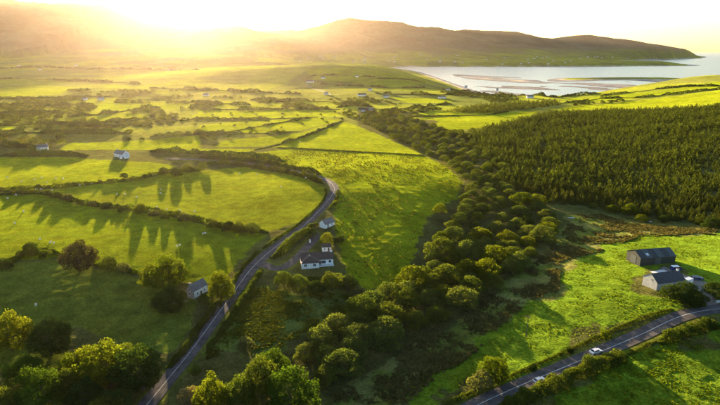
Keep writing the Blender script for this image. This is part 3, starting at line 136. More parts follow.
SCRUB = [(-170.6,589.2),(120.2,612.2),(-183.7,597.8),(110.6,623.9),(-330.3,542.3),(-174.8,610.5),(-249.9,586.2),(-263.1,580.4),(123.8,625.6),(-350.1,538.2),(104.7,635.8),(-186.4,617.3),(-326.4,558.3),(-206.5,617.5),(135.4,637.5),(117.7,642.2),(-343.5,555.6),(-179.5,628.9),(97.6,647.5),(-371.3,540.8),(-383.3,533.1),(-360.2,549.6),(-196.9,627.3),(109.4,653.3),(-403.1,528.6),(126.8,653.1),(99.4,662.2),(-348.0,573.3),(-397.3,542.5),(-361.3,567.4),(-385.1,554.7),(145.4,660.3),(-375.7,565.1),(105.1,674.3),(-347.2,589.8),(-359.9,583.1),(154.1,671.1),(-282.9,628.1),(-392.9,566.8),(-376.1,583.5),(-415.0,560.2),(-354.8,606.8),(-390.7,586.0),(-375.9,600.2),(-405.2,581.0),(-361.7,619.3),(-393.1,601.0),(-422.4,588.1),(-338.1,651.5),(-416.9,604.9),(-402.8,614.8),(-334.3,669.4),(-350.5,662.3),(-286.3,694.1),(-373.5,658.3),(-287.2,708.4),(-335.3,688.4),(-303.3,704.2),(-350.9,681.8),(-322.8,697.3),(11.2,769.7),(-385.7,666.9),(-371.5,677.2),(-277.1,721.9),(-402.1,664.8),(-301.5,718.3),(0.7,779.4),(-345.5,700.1),(-269.9,735.6),(18.4,783.5),(-324.1,714.6),(-379.2,689.2),(-392.5,682.7),(-284.4,736.4),(-314.0,724.6),(-421.7,667.7),(-7.3,791.0),(-298.4,733.1),(-370.1,700.4),(-409.5,678.7),(5.9,794.7),(-28.6,794.5),(24.6,795.4),(-359.6,710.4),(-391.1,698.5),(-326.4,732.1),(-340.9,725.5),(-294.2,747.0),(-262.4,760.4),(-428.6,681.1),(-443.0,673.9),(-416.3,691.3),(-280.0,757.1),(-384.2,711.9),(-16.9,808.8),(6.9,809.1),(-404.7,702.6),(-307.8,750.8),(-324.6,746.7),(-359.8,730.8),(-257.1,773.5),(25.1,815.6),(-377.6,724.9),(-295.5,762.6),(-2.7,819.5),(-399.0,718.5),(-343.5,747.7),(11.2,825.2),(-438.1,699.8),(-18.2,825.6),(-454.3,691.1),(-281.3,779.3),(-334.6,759.5),(-416.7,717.8),(-268.4,785.7),(-430.6,713.8),(-386.7,739.7),(-320.8,772.5),(-403.6,733.0),(-9.9,838.3),(10.2,838.9),(-352.3,763.8),(-452.7,709.5),(-297.1,788.1),(-338.3,774.1),(-421.9,732.2),(-312.0,785.9),(-467.0,705.2),(-400.2,746.8),(-444.9,721.4),(-26.4,847.2),(9.8,853.7),(-285.9,805.8),(22.8,855.7),(37.8,855.3),(-394.7,760.9),(-309.0,800.1),(-421.3,748.3),(-442.0,737.8),(-473.4,718.8),(-457.1,735.4),(-300.5,812.5),(-322.6,804.3),(-25.3,867.1),(-488.5,717.9),(-410.0,766.2),(55.0,867.3),(18.6,868.9),(42.2,872.3),(-475.2,736.4),(-292.6,826.2),(26.3,879.8),(-23.5,880.5),(-311.3,825.0),(92.2,877.4),(-492.0,732.4),(-458.7,755.1),(63.1,884.4),(13.2,887.1),(42.5,886.8),(-330.3,824.4),(-476.9,751.7),(-303.5,839.2),(53.5,893.9),(-319.0,836.8),(-17.7,895.8),(-470.3,764.2),(-1.6,898.1),(75.0,896.0),(24.7,899.6),(38.7,899.4),(-510.3,743.0),(88.5,897.9),(107.0,897.6),(-486.3,762.1),(13.3,906.2),(-501.5,754.9),(52.7,907.1),(-322.2,851.7),(68.8,908.9),(-18.4,911.8),(-473.0,782.1),(-337.2,850.7),(1.6,916.0),(104.9,910.9),(-462.3,792.1),(-449.2,800.9),(85.4,914.5),(-495.0,774.9),(-531.5,750.4),(44.2,919.5),(-544.2,743.6),(118.4,915.0),(67.9,923.0),(-518.7,769.0),(-331.3,868.0),(-348.7,861.5),(-488.5,790.9),(-449.0,815.3),(131.4,921.8),(-468.7,806.2),(81.2,929.2),(109.0,928.5),(95.0,930.4),(-510.8,784.1),(-545.8,763.4),(-486.0,807.1),(141.3,932.4),(126.0,934.8),(-351.5,875.5),(-375.8,868.2),(-474.6,819.2),(-462.6,827.2),(-539.5,780.5),(107.7,942.9),(-528.0,789.1),(-339.6,887.3),(94.9,945.7),(-62.1,950.8),(-511.8,803.9),(-553.7,778.3),(-80.7,952.5),(134.4,946.5),(-501.3,814.6),(-100.6,953.3),(-526.0,803.5),(-390.1,878.2),(113.6,954.9),(-483.3,831.7),(-114.7,955.1),(-468.1,840.5),(-366.4,891.5),(-348.8,899.3),(-69.9,962.3),(-133.3,958.6),(-548.5,798.5),(-516.0,820.3),(-88.6,966.0),(-504.2,830.9),(-461.7,855.7),(-103.3,967.8),(104.1,968.0),(-541.2,810.8),(-361.6,906.0),(-484.7,846.6),(122.2,968.3),(-563.1,799.0),(-388.3,897.7),(-532.8,823.0),(-141.9,972.9),(-120.6,977.5),(-88.9,981.0),(-376.4,910.3),(-472.1,866.1),(-504.2,848.7),(116.0,980.6),(-106.1,982.6),(-492.1,859.4),(100.7,986.3),(-288.0,949.5),(-463.1,877.9),(-524.0,843.4),(-132.5,984.4),(-558.2,821.7),(-306.6,946.6),(-571.2,815.4),(-96.6,992.7),(-120.0,991.2),(-542.2,840.6),(-323.9,947.2),(-145.2,993.1),(-299.9,959.1),(105.6,1001.1),(-287.9,965.4),(-313.3,959.1),(-574.3,831.1),(-558.3,842.4),(-115.3,1004.6),(-100.3,1006.3),(-132.7,1007.8),(-495.9,889.1),(-534.7,866.9),(-523.1,875.5),(-286.5,979.5),(-511.8,885.6),(-109.0,1017.2),(-144.4,1013.8),(-488.0,902.4),(-38.7,1025.3),(-315.0,977.7),(-300.8,983.2),(-473.5,913.2),(-547.5,873.0),(-121.7,1025.3),(66.8,1032.3),(-140.7,1026.6),(-32.1,1036.9),(-311.9,990.3),(-283.4,999.6),(-48.7,1040.0),(-499.6,914.0),(-296.5,999.6),(81.1,1041.5),(-489.6,925.8),(-125.9,1041.6),(-569.3,881.4),(-33.9,1050.0),(-479.4,938.1),(-19.6,1054.3),(-316.2,1006.2),(-273.2,1019.3),(-188.1,1041.1),(-298.7,1015.0),(2.1,1058.8),(-286.8,1020.3),(-52.9,1058.8),(-493.4,940.4),(-506.5,935.5),(22.3,1064.5),(-584.2,892.2),(-524.9,929.4),(36.2,1066.8),(-16.9,1067.9),(-276.0,1033.0),(-319.2,1020.9),(-485.2,953.5),(60.9,1069.6),(-4.3,1072.1),(-31.9,1071.7),(-187.7,1056.0),(-205.2,1054.5),(-299.1,1032.6),(-500.8,952.3),(-537.9,935.3),(24.0,1078.8),(9.6,1080.3),(-170.6,1067.3),(37.2,1080.7),(-155.0,1070.2),(54.7,1081.1),(-589.1,909.3),(-601.9,900.9),(-197.2,1066.3),(-313.9,1038.0),(-516.4,954.2),(-30.7,1084.9),(-530.3,947.6),(-288.1,1047.3),(416.6,1005.2),(-497.8,969.2),(-301.6,1047.4),(-18.1,1090.1),(-551.6,941.6),(-3.3,1091.3),(-185.3,1076.5),(-162.6,1081.6),(23.3,1093.8),(438.8,1002.2),(36.3,1095.8),(-514.7,968.2),(428.3,1010.9),(-608.1,915.1),(-592.5,926.8),(-176.3,1086.2),(-621.4,908.3),(-316.7,1054.8),(55.4,1100.0),(-151.5,1091.7),(-97.3,1098.9),(14.8,1103.6),(-22.1,1103.8),(-504.6,982.5),(-349.1,1049.1),(468.8,1001.5),(1.6,1106.1),(481.3,996.8),(-189.2,1091.1),(452.7,1011.0),(-578.1,945.7),(-543.5,967.2),(-333.7,1058.2),(-367.1,1047.3),(29.6,1110.9),(-528.7,978.1),(437.9,1022.0),(501.4,993.7),(-622.9,922.5),(-635.2,914.3),(-173.3,1099.9),(-592.3,942.9),(-567.2,958.4),(-611.0,931.2),(46.5,1115.0),(-420.5,1034.8),(-516.7,991.9),(-557.6,969.6),(471.3,1014.5),(-387.5,1049.6),(-355.2,1061.1),(-21.3,1119.0),(-154.2,1109.0),(275.1,1086.6),(492.4,1007.4),(-5.3,1121.5),(16.1,1121.6),(-583.8,959.0),(-546.3,983.0),(434.9,1039.1),(-603.0,951.9),(507.1,1008.2),(-630.2,936.2),(-381.7,1062.2),(-366.4,1068.3),(-576.0,972.9),(-62.9,1129.5),(-643.5,930.4),(454.3,1037.7),(-531.7,1001.6),(-565.8,983.1),(-47.0,1133.9),(-437.4,1047.9),(284.8,1099.7),(-596.0,967.6),(299.6,1096.8),(9.5,1137.2),(490.9,1026.0),(-626.0,949.9),(-657.8,929.2),(-551.9,997.2),(-23.5,1139.6),(441.7,1051.7),(-10.4,1141.6),(508.2,1023.2),(-457.1,1047.6),(-526.5,1015.6),(27.0,1144.4),(-392.2,1075.5),(-567.7,999.9),(-619.3,968.8),(-540.7,1014.8),(-652.6,947.1),(10.7,1150.3),(-447.2,1060.4),(-470.0,1050.7),(-673.1,934.6),(-608.3,978.1),(288.6,1116.5),(452.4,1061.4),(-555.3,1013.3),(-638.8,963.6),(302.4,1116.1),(-594.9,992.2),(-460.8,1061.4),(0.1,1157.8),(-583.3,1000.8),(-486.3,1052.4),(-666.0,951.8),(15.1,1163.0),(-630.9,978.0),(-542.7,1029.8),(279.7,1130.6),(326.0,1119.3),(-609.4,996.4),(314.1,1125.1),(-680.2,951.4),(-557.5,1028.8),(-658.8,967.5),(293.4,1134.0),(-467.7,1074.3),(-484.7,1067.5),(-647.2,979.6),(-497.5,1064.1),(-694.2,948.1),(-456.7,1082.7),(-599.3,1011.0),(337.4,1126.6),(-443.8,1091.6),(-550.8,1042.3),(-625.5,1000.7),(-675.6,967.6),(322.7,1136.1),(-481.8,1080.7),(276.8,1150.8),(-613.9,1015.6),(-646.0,995.6),(290.2,1151.0),(304.8,1147.8),(-661.1,987.0),(-708.4,954.3),(-498.9,1078.9),(343.0,1138.7),(-463.3,1095.7),(-266.3,1161.8),(-477.4,1094.7),(-701.7,966.7),(-639.6,1010.1),(318.2,1152.6),(-288.6,1164.6),(-493.7,1094.3),(-312.5,1159.3),(-687.2,984.9),(-604.5,1038.4),(-658.8,1005.1),(-675.5,995.9),(-507.7,1094.4),(290.2,1171.6),(-629.3,1030.0),(-326.1,1163.1),(308.5,1170.8),(-705.3,984.6),(-304.8,1172.8),(-271.2,1182.3),(-718.8,978.9),(-671.2,1013.0),(-651.4,1027.1),(-289.6,1182.4),(-696.2,998.7),(-613.8,1051.5),(326.7,1172.9),(-507.3,1107.5),(299.9,1183.5),(285.8,1189.3),(-402.2,1155.7),(-326.5,1180.2),(-642.7,1042.4),(-423.4,1151.7),(-306.0,1188.4),(-720.9,993.8),(-692.0,1015.2),(-609.3,1067.1),(-389.4,1166.1),(-630.3,1055.7),(-680.9,1023.9),(311.9,1189.5),(-657.5,1040.6),(-286.9,1197.2),(-705.8,1009.2),(-437.5,1151.4),(-672.3,1036.1),(-319.8,1193.1),(269.6,1206.6),(-407.7,1168.2),(-449.7,1156.0),(-430.2,1163.6),(-620.8,1075.1),(294.9,1206.3),(-721.0,1011.8),(-647.6,1061.3),(-733.8,1004.1),(-634.3,1069.8),(259.0,1217.3),(318.2,1203.4),(-697.6,1031.2),(-388.2,1183.6),(-668.2,1053.1),(-612.3,1086.7),(344.5,1199.6),(-684.9,1043.9),(-461.4,1162.4),(-713.5,1028.4),(-427.3,1177.4),(-590.9,1107.1),(278.4,1224.0),(-631.4,1085.2),(357.0,1204.1),(-736.4,1017.9),(334.2,1211.2),(-442.4,1177.7),(293.0,1224.5),(-410.1,1190.5),(243.3,1236.3),(-678.1,1063.3),(-510.4,1153.9),(-612.1,1104.1),(257.0,1236.5),(307.8,1225.2),(-651.8,1084.5),(323.5,1223.5),(-456.3,1181.1),(-524.6,1152.5),(-733.2,1032.6),(-669.6,1076.7),(-389.1,1206.9),(351.5,1219.6),(-634.4,1099.4),(281.1,1237.8),(-425.8,1196.1),(338.3,1226.4),(232.4,1251.4),(-598.9,1123.3),(-405.7,1208.0),(-688.4,1073.2),(304.0,1239.3),(-616.5,1118.6),(251.1,1253.1),(-648.3,1101.6),(319.9,1237.6),(267.3,1251.7),(-420.8,1209.6),(350.5,1232.9),(-398.6,1220.3),(363.6,1231.2),(-523.6,1172.9),(224.3,1265.1),(-670.9,1096.0),(333.2,1242.3),(297.3,1251.7),(-642.6,1114.8),(-631.0,1123.3),(312.9,1250.5),(-688.0,1093.7),(251.2,1268.9),(268.9,1265.3),(287.9,1261.2),(-663.9,1112.1),(-619.0,1139.5),(220.0,1278.7),(240.1,1277.8),(341.5,1254.6),(-654.3,1123.9),(-683.1,1106.8),(327.9,1258.7),(365.0,1248.8),(-524.7,1193.7),(-645.0,1134.8),(290.9,1273.9),(229.9,1288.7),(-634.1,1145.3),(-561.0,1183.0),(313.1,1271.7),(359.6,1261.2),(280.6,1284.5),(-755.9,1075.9),(326.9,1274.6),(263.6,1289.4),(-543.2,1199.1),(-626.1,1159.9),(251.0,1294.5),(343.7,1274.2),(-532.5,1208.2),(-570.7,1193.5),(292.3,1290.7),(369.7,1272.2),(226.8,1306.1),(311.7,1289.7),(-555.6,1207.3),(241.3,1308.1),(-523.1,1223.5),(207.0,1314.5),(259.1,1306.3),(-762.1,1092.8),(-719.5,1123.6),(272.7,1306.8),(-539.3,1222.1),(364.0,1285.4),(339.8,1293.3),(306.3,1301.9),(324.5,1297.6),(-709.3,1138.9),(219.6,1325.1),(233.0,1323.4),(252.4,1320.1),(-552.4,1225.9),(-533.7,1235.8),(-699.3,1150.9),(353.2,1299.6),(-522.7,1243.4),(-740.3,1128.4),(341.2,1306.4),(206.8,1336.6),(-723.3,1144.2),(-771.0,1114.7),(369.6,1304.5),(253.0,1333.9),(266.0,1331.5),(-545.4,1244.7),(-604.9,1218.1),(220.8,1342.0),(332.7,1320.0),(-738.3,1143.7),(354.9,1314.7),(-751.8,1136.3),(-533.9,1254.6),(-517.6,1265.0),(239.4,1346.1),(-557.9,1248.6),(372.8,1317.7),(263.7,1344.7),(212.9,1354.3),(348.9,1326.5),(-546.2,1260.8),(-613.3,1229.7),(362.6,1328.6),(-515.4,1278.6),(-532.2,1273.3),(227.5,1361.2),(-562.4,1262.2),(-783.5,1138.5),(253.2,1360.6),(377.5,1332.2),(267.9,1358.9),(-547.4,1275.0),(348.8,1344.3),(367.1,1341.3),(-524.8,1288.7),(226.6,1374.7),(332.6,1353.3),(-538.6,1285.3),(243.3,1376.7),(-519.1,1301.9),(351.2,1360.1),(-561.0,1288.7),(234.2,1386.2),(365.3,1358.3),(262.1,1382.6),(339.6,1366.1),(-542.1,1299.3),(384.3,1358.0),(-514.6,1318.2),(-530.0,1312.7),(-573.8,1295.4),(-559.1,1303.4),(331.4,1380.3),(358.1,1373.7),(249.6,1397.6),(270.3,1395.6),(344.9,1379.1),(-600.4,1292.8),(372.8,1377.3),(-546.6,1318.4),(387.9,1374.6),(-472.3,1350.4),(-564.6,1315.7),(356.2,1387.1),(-658.2,1272.4),(-485.8,1347.8),(326.9,1395.1),(264.8,1408.8),(-595.3,1308.6),(-544.2,1332.3),(-556.9,1328.5),(-610.8,1304.6),(-581.3,1318.6),(-625.6,1304.0),(378.6,1396.8),(321.5,1411.2),(338.0,1408.8),(-674.8,1282.1),(272.6,1423.8),(366.4,1403.7),(286.9,1422.7),(-618.1,1315.8),(-596.5,1325.8),(352.4,1411.3),(-642.4,1306.9),(-578.8,1337.2),(-560.3,1345.4),(-537.2,1355.0),(388.6,1409.2),(363.6,1418.5),(341.7,1424.8),(320.8,1430.4),(277.1,1440.4),(291.6,1437.6),(306.3,1435.1),(-627.9,1326.7),(-611.1,1336.3),(-556.3,1361.2),(-595.1,1345.2),(-582.2,1351.1),(379.8,1424.5),(-695.5,1300.1),(352.8,1432.0),(338.2,1437.4),(-573.1,1361.3),(368.1,1431.5),(322.6,1444.5),(308.7,1449.1),(295.9,1451.8),(-594.5,1360.7),(-616.4,1352.7),(-705.1,1311.7),(328.7,1459.3),(314.5,1462.6),(347.4,1455.7),(365.1,1452.7),(381.1,1448.7),(298.6,1468.0),(-611.4,1368.3),(-701.3,1329.4),(-716.0,1322.6),(320.5,1475.7),(345.8,1470.3),(307.4,1479.3),(378.8,1463.1),(-711.3,1338.7),(333.3,1480.8),(-730.1,1331.2),(363.8,1476.0),(-703.3,1350.4),(323.0,1489.6),(350.6,1484.4),(-719.9,1349.0),(-734.2,1347.8),(-704.5,1367.1),(338.5,1502.9),(-719.7,1362.2),(-751.6,1355.0),(-714.9,1376.3),(-743.3,1370.7),(-734.8,1381.1),(-756.7,1378.7),(373.9,1528.2),(368.9,1540.8),(368.4,1555.5),(426.1,1571.7),(402.3,1578.5),(426.0,1584.9),(402.1,1593.3),(417.3,1606.3),(431.6,1608.0),(429.0,1627.7),(437.6,1637.4)]
DOTS = [(-240.7,844.9),(-88.2,884.0),(-39.9,820.0),(-82.1,805.1),(-153.6,793.9),(-104.6,685.5),(-183.5,882.7),(-137.7,762.1),(-220.9,802.8),(-216.0,922.0),(-169.6,844.0),(-48.4,748.3),(-189.3,766.7),(-206.2,677.9),(-111.0,920.4),(-168.5,925.4),(-43.5,900.5),(-194.4,626.4),(-160.5,729.7),(-127.9,858.8),(-135.2,633.6),(-64.5,846.8),(-263.6,910.9),(-175.1,656.3),(-218.8,742.5),(-139.8,674.4),(-80.5,723.2),(-72.9,931.0),(-120.4,803.5),(-57.3,781.4),(-169.3,695.1),(-93.0,762.1),(-243.5,766.7),(-262.3,876.9),(-142.4,898.9),(-217.0,871.3),(-153.5,600.6),(-101.4,835.7),(-207.1,834.8),(-124.2,725.7),(-255.8,811.4),(-28.2,931.5),(-194.4,718.5),(-227.5,709.6),(-185.9,806.0),(-34.5,866.6),(-105.1,650.2)]
SHEEP = [(-283.8,403.0,0),(-264.4,390.1,1),(-258.3,396.8,2),(-256.7,403.4,1),(-243.3,387.4,0),(-243.4,399.9,2),(-237.8,399.9,1),(-239.6,367.1,0),(-235.7,366.7,2),(-225.4,363.0,1),(-212.3,377.3,0),(-210.0,380.1,2),(-206.1,383.0,1),(-243.8,342.1,0),(-244.6,351.8,1),(-213.5,311.4,2),(-204.3,288.2,1),(-173.7,261.7,0),(-165.1,257.1,1),(-162.6,255.6,2),(-173.3,353.0,0),(-167.7,353.3,2),(-156.4,346.6,1),(-147.4,367.6,0),(-143.5,357.0,2),(-136.0,317.5,1),(-134.1,324.5,0),(-129.4,315.7,2),(-126.0,320.3,1),(-116.7,317.9,0),(-106.2,315.4,1),(-105.0,303.5,2),(-83.7,290.9,1),(-88.8,273.6,0),(-87.9,274.4,2),(-96.8,254.0,1),(-95.7,255.5,0),(-99.8,416.7,2),(-84.3,409.9,0),(-57.8,363.9,1),(-41.5,383.8,2),(-135.0,193.1,1),(-68.2,579.8,1),(-34.7,590.8,2),(-10.1,647.0,0),(36.8,517.9,2)]
CATTLE = [(92.3,794.4,0),(95.3,794.4,1),(107.6,793.9,2),(112.2,794.2,1),(146.9,799.1,0),(153.9,803.5,2),(72.5,779.6,1)]
BLD = {'bungalow': (-21.0,232.0),'shed': (-17.4,248.7),'garage': (-19.2,282.8),'cottage': (-70.9,203.7),'barn': (134.3,220.5),'farmhouse': (124.1,192.3),'caravan': (138.1,207.0),'trailer': (133.7,191.8),'bluecar': (140.0,195.6),'roadcar': (78.0,148.3),'parkedcar': (55.7,136.1),'pad': (130.2,205.2),'boulder': (172.9,291.5),'boat': (130.7,302.4),'pole': (59.2,162.2),'plain_house': (-230.8,490.6)}
FARHOUSES = [(-592.6,1125.0,10,'white bungalow left of the pair on the hazy plain'),(-555.3,1119.3,12,'white house right of the pair on the hazy plain'),(-328.2,525.7,10,'small grey-roofed house among the bushes at the left of the plain'),(-361.2,1227.0,12,'pale house under the sun on the far plain'),(-149.6,1576.6,22,'long white farm on the brow of the mid hill'),(-115.9,1654.3,12,'white house beside the farm on the mid hill brow'),(-81.1,1248.6,10,'white cottage at the foot of the hill lane'),(4.6,1215.1,20,'low white building beside the valley trees'),(7.0,911.8,20,'grey-roofed barn of the valley farmstead'),(19.3,910.2,10,'white house of the valley farmstead'),(59.3,1191.8,12,'white bungalow left of the bright strip field'),(26.0,1363.0,10,'white cottage on the hill slope above the strip field'),(179.8,1174.3,8,'left of two white houses at the end of the bright strip field'),(188.7,1173.7,8,'right of two white houses at the end of the bright strip field'),(264.3,1576.0,12,'white house alone on the shoulder of the mid hill'),(388.7,1927.8,9,'white house at the point of the mid hill'),(464.9,1781.1,9,'small white house by the estuary trees'),(382.2,1174.8,14,'white boathouse beside the sandflats'),(-9.8,1720.9,9,'tiny white cottage on the hilltop fields'),(-2116.7,3300.4,16,'faint white house high on the left plain'),(-1447.4,2399.8,14,'faint white house below the mountain foot'),(-785.5,2192.9,22,'faint pale farm under the sun glow'),(-1327.3,2484.9,14,'faint white cottage beside the mountain foot hedge')]
VILLAGE = [(-352.6,4708.3),(1915.2,4851.3),(-320.5,4616.7),(957.2,5239.7),(2014.3,5750.4),(608.2,4848.4),(721.9,4769.9),(1555.0,4396.3),(248.4,4493.1),(1781.6,5475.0),(325.7,5051.2),(2897.4,6389.4),(793.0,4449.5),(-481.7,4323.6),(597.8,5242.3),(1327.9,4385.4),(21.5,4549.8),(287.9,4466.0),(1934.0,5649.9),(2333.7,5651.0),(1403.6,4423.4),(669.9,4461.5),(2836.1,6381.2),(2461.9,5781.3),(960.7,5247.5),(1791.1,5479.9),(2781.4,6324.9),(1195.8,5037.6),(1445.0,5338.8),(-55.9,4318.9),(1682.4,4640.5),(3154.7,6677.6),(2529.4,5931.7),(3451.3,6887.2),(1168.2,4365.7),(1723.8,4468.4),(-439.4,4595.1),(-356.5,4729.9),(37.6,4126.2),(-228.0,4751.2),(850.0,4416.7),(3451.4,6878.7),(42.6,4747.8),(1901.7,5737.4),(1682.4,5344.3)]
PLANT = [(107.7,377.4),(124.5,517.6),(121.1,606.9),(169.6,692.0),(199.8,724.9),(266.2,809.6),(320.2,882.9),(409.8,886.3),(526.7,761.0),(578.6,684.9),(216.1,236.8),(198.3,267.3),(191.1,281.8),(175.1,305.8),(160.0,327.7),(134.9,332.1),(120.4,350.2)]
POOLS = [(130.7,302.4,2.2),(172.9,291.5,1.8),(67.3,263.4,1.6),(88.3,232.2,1.4),(49.7,203.5,1.6)]
# ------------------------------------------------------------------ helpers
RNG = np.random.default_rng(11)
random.seed(5)
def hz(x, y): return float(height(np.array([x]), np.array([y]))[0])
def tag(o, label=None, cat=None, group=None, kind=None):
    if label: o['label'] = label
    if cat: o['category'] = cat
    if group: o['group'] = group
    if kind: o['kind'] = kind
    return o
def link(name, me, parent=None):
    o = bpy.data.objects.new(name, me); COL.objects.link(o)
    if parent: o.parent = parent
    return o
def empty(name, loc, rz=0.0, scale=(1, 1, 1)):
    o = bpy.data.objects.new(name, None); COL.objects.link(o)
    o.location = loc; o.rotation_euler = (0, 0, rz); o.scale = scale; o.empty_display_size = 0.5
    return o
def mesh_np(name, V, Fq, mat=None, smooth=False, k=4):
    """mesh from numpy arrays, all faces with k corners"""
    V = np.asarray(V, np.float32); Fq = np.asarray(Fq, np.int32)
    me = bpy.data.meshes.new(name); n = len(Fq)
    me.vertices.add(len(V)); me.vertices.foreach_set('co', V.ravel())
    me.loops.add(n * k); me.loops.foreach_set('vertex_index', Fq.ravel())
    me.polygons.add(n); me.polygons.foreach_set('loop_start', np.arange(n, dtype=np.int32) * k)
    try: me.polygons.foreach_set('loop_total', np.full(n, k, np.int32))
    except Exception: pass
    if smooth: me.polygons.foreach_set('use_smooth', np.ones(n, bool))
    me.update(calc_edges=True)
    if mat: me.materials.append(mat)
    return me
class MB:
    """collects simple solids into one mesh"""
    def __init__(s): s.v = []; s.f = []
    def add(s, v, f):
        b = len(s.v); s.v += [tuple(map(float, p)) for p in v]; s.f += [tuple(i + b for i in q) for q in f]; return s
    def box(s, x0, x1, y0, y1, z0, z1):
        return s.add([(x0,y0,z0),(x1,y0,z0),(x1,y1,z0),(x0,y1,z0),(x0,y0,z1),(x1,y0,z1),(x1,y1,z1),(x0,y1,z1)],
                     [(0,3,2,1),(4,5,6,7),(0,1,5,4),(1,2,6,5),(2,3,7,6),(3,0,4,7)])
    def prism(s, prof, y0, y1):
        """profile in (x,z), swept along y"""
        n = len(prof)
        v = [(x, y0, z) for x, z in prof] + [(x, y1, z) for x, z in prof]
        return s.add(v, [tuple(range(n)), tuple(range(2*n-1, n-1, -1))] + [(i, n+i, n+(i+1) % n, (i+1) % n) for i in range(n)])
    def tube(s, pts, rad, n=6):
        rings = []
        for i, p in enumerate(pts):
            p = Vector(p); a = Vector(pts[max(i-1, 0)]); b = Vector(pts[min(i+1, len(pts)-1)])
            d = (b - a).normalized() if (b - a).length > 1e-6 else Vector((0, 0, 1))
            u = d.orthogonal().normalized(); w = d.cross(u)
            rings.append([p + (u * math.cos(2*math.pi*k/n) + w * math.sin(2*math.pi*k/n)) * rad[i] for k in range(n)])
        v = [q for r in rings for q in r]; f = []
        for i in range(len(pts)-1):
            for k in range(n): f.append((i*n+k, i*n+(k+1) % n, (i+1)*n+(k+1) % n, (i+1)*n+k))
        f += [tuple(range(n-1, -1, -1)), tuple(range((len(pts)-1)*n, len(pts)*n))]
        return s.add(v, f)
    def mesh(s, name, mat, smooth=False):
        me = bpy.data.meshes.new(name); me.from_pydata(s.v, [], s.f); me.update()
        if mat: me.materials.append(mat)
        if smooth: me.polygons.foreach_set('use_smooth', [True] * len(me.polygons))
        return me
    def build(s, name, mat, parent=None, smooth=False): return link(name, s.mesh(name, mat, smooth), parent)

# ------------------------------------------------------------------ materials
def nodes(name):
    m = bpy.data.materials.new(name); m.use_nodes = True; t = m.node_tree; t.nodes.clear()
    out = t.nodes.new('ShaderNodeOutputMaterial')
    def N(kind, **kw):
        n = t.nodes.new(kind)
        for k, v in kw.items():
            if k in n.inputs: n.inputs[k].default_value = v
            else: setattr(n, k, v)
        return n
    def Lk(a, b): t.links.new(a, b)
    return m, t, out, N, Lk
def noise_n(N, Lk, pos, scale, detail=3.0, rough=0.55):
    n = N('ShaderNodeTexNoise', Scale=scale, Detail=detail, Roughness=rough); Lk(pos, n.inputs['Vector']); return n.outputs['Fac']
def ramp(N, Lk, fac, a, b, lo=0.3, hi=0.7):
    r = N('ShaderNodeMapRange'); r.inputs['From Min'].default_value = lo; r.inputs['From Max'].default_value = hi
    r.inputs['To Min'].default_value = a; r.inputs['To Max'].default_value = b; Lk(fac, r.inputs['Value']); return r.outputs['Result']
def mul(N, Lk, a, b):
    m = N('ShaderNodeMath', operation='MULTIPLY'); Lk(a, m.inputs[0]); Lk(b, m.inputs[1]); return m.outputs[0]
def tint(N, Lk, col, val):
    m = N('ShaderNodeVectorMath', operation='SCALE'); Lk(col, m.inputs[0]); Lk(val, m.inputs['Scale']); return m.outputs[0]
def plain(name, col, rough=0.7, var=0.15, scale=2.0, bump=0.0, metallic=0.0, spec=0.4):
    m, t, out, N, Lk = nodes(name)
    g = N('ShaderNodeTexCoord'); p = N('ShaderNodeBsdfPrincipled', Roughness=rough, Metallic=metallic)
    p.inputs['Specular IOR Level'].default_value = spec
    f = noise_n(N, Lk, g.outputs['Object'], scale, 4)
    c = N('ShaderNodeRGB'); c.outputs[0].default_value = (*col, 1)
    Lk(tint(N, Lk, c.outputs[0], ramp(N, Lk, f, 1 - var, 1 + var)), p.inputs['Base Color'])
    if bump:
        b = N('ShaderNodeBump', Strength=0.6, Distance=bump); Lk(f, b.inputs['Height']); Lk(b.outputs[0], p.inputs['Normal'])
    Lk(p.outputs[0], out.inputs['Surface']); return m
def leafy(name, col, trans=0.5, hue=0.10, tcol=None):
    """leaves: light shines through them; every leaf spray a little different"""
    m, t, out, N, Lk = nodes(name)
    ge = N('ShaderNodeNewGeometry'); oi = N('ShaderNodeObjectInfo'); tc = N('ShaderNodeTexCoord')
    a = ramp(N, Lk, ge.outputs['Random Per Island'], 0.6, 1.4, 0, 1)
    b = ramp(N, Lk, oi.outputs['Random'], 0.82, 1.18, 0, 1)
    ps = noise_n(N, Lk, ge.outputs['Position'], .13, 2.0)
    v = mul(N, Lk, mul(N, Lk, a, b), ramp(N, Lk, ps, .68, 1.32))
    mx = N('ShaderNodeMix', data_type='RGBA')
    mx.inputs[6].default_value = (*col, 1); mx.inputs[7].default_value = (col[0] * (1 + hue), col[1] * 0.92, col[2] * 0.9, 1)
    Lk(oi.outputs['Random'], mx.inputs[0])
    cc = tint(N, Lk, mx.outputs[2], v)
    d = N('ShaderNodeBsdfDiffuse'); tr = N('ShaderNodeBsdfTranslucent'); Lk(cc, d.inputs['Color'])
    tm = N('ShaderNodeVectorMath', operation='MULTIPLY'); Lk(cc, tm.inputs[0]); tm.inputs[1].default_value = tcol or (1.6, 1.65, 0.5)
    Lk(tm.outputs[0], tr.inputs['Color'])
    x = N('ShaderNodeMixShader', Fac=trans); Lk(d.outputs[0], x.inputs[1]); Lk(tr.outputs[0], x.inputs[2])
    Lk(x.outputs[0], out.inputs['Surface']); return m
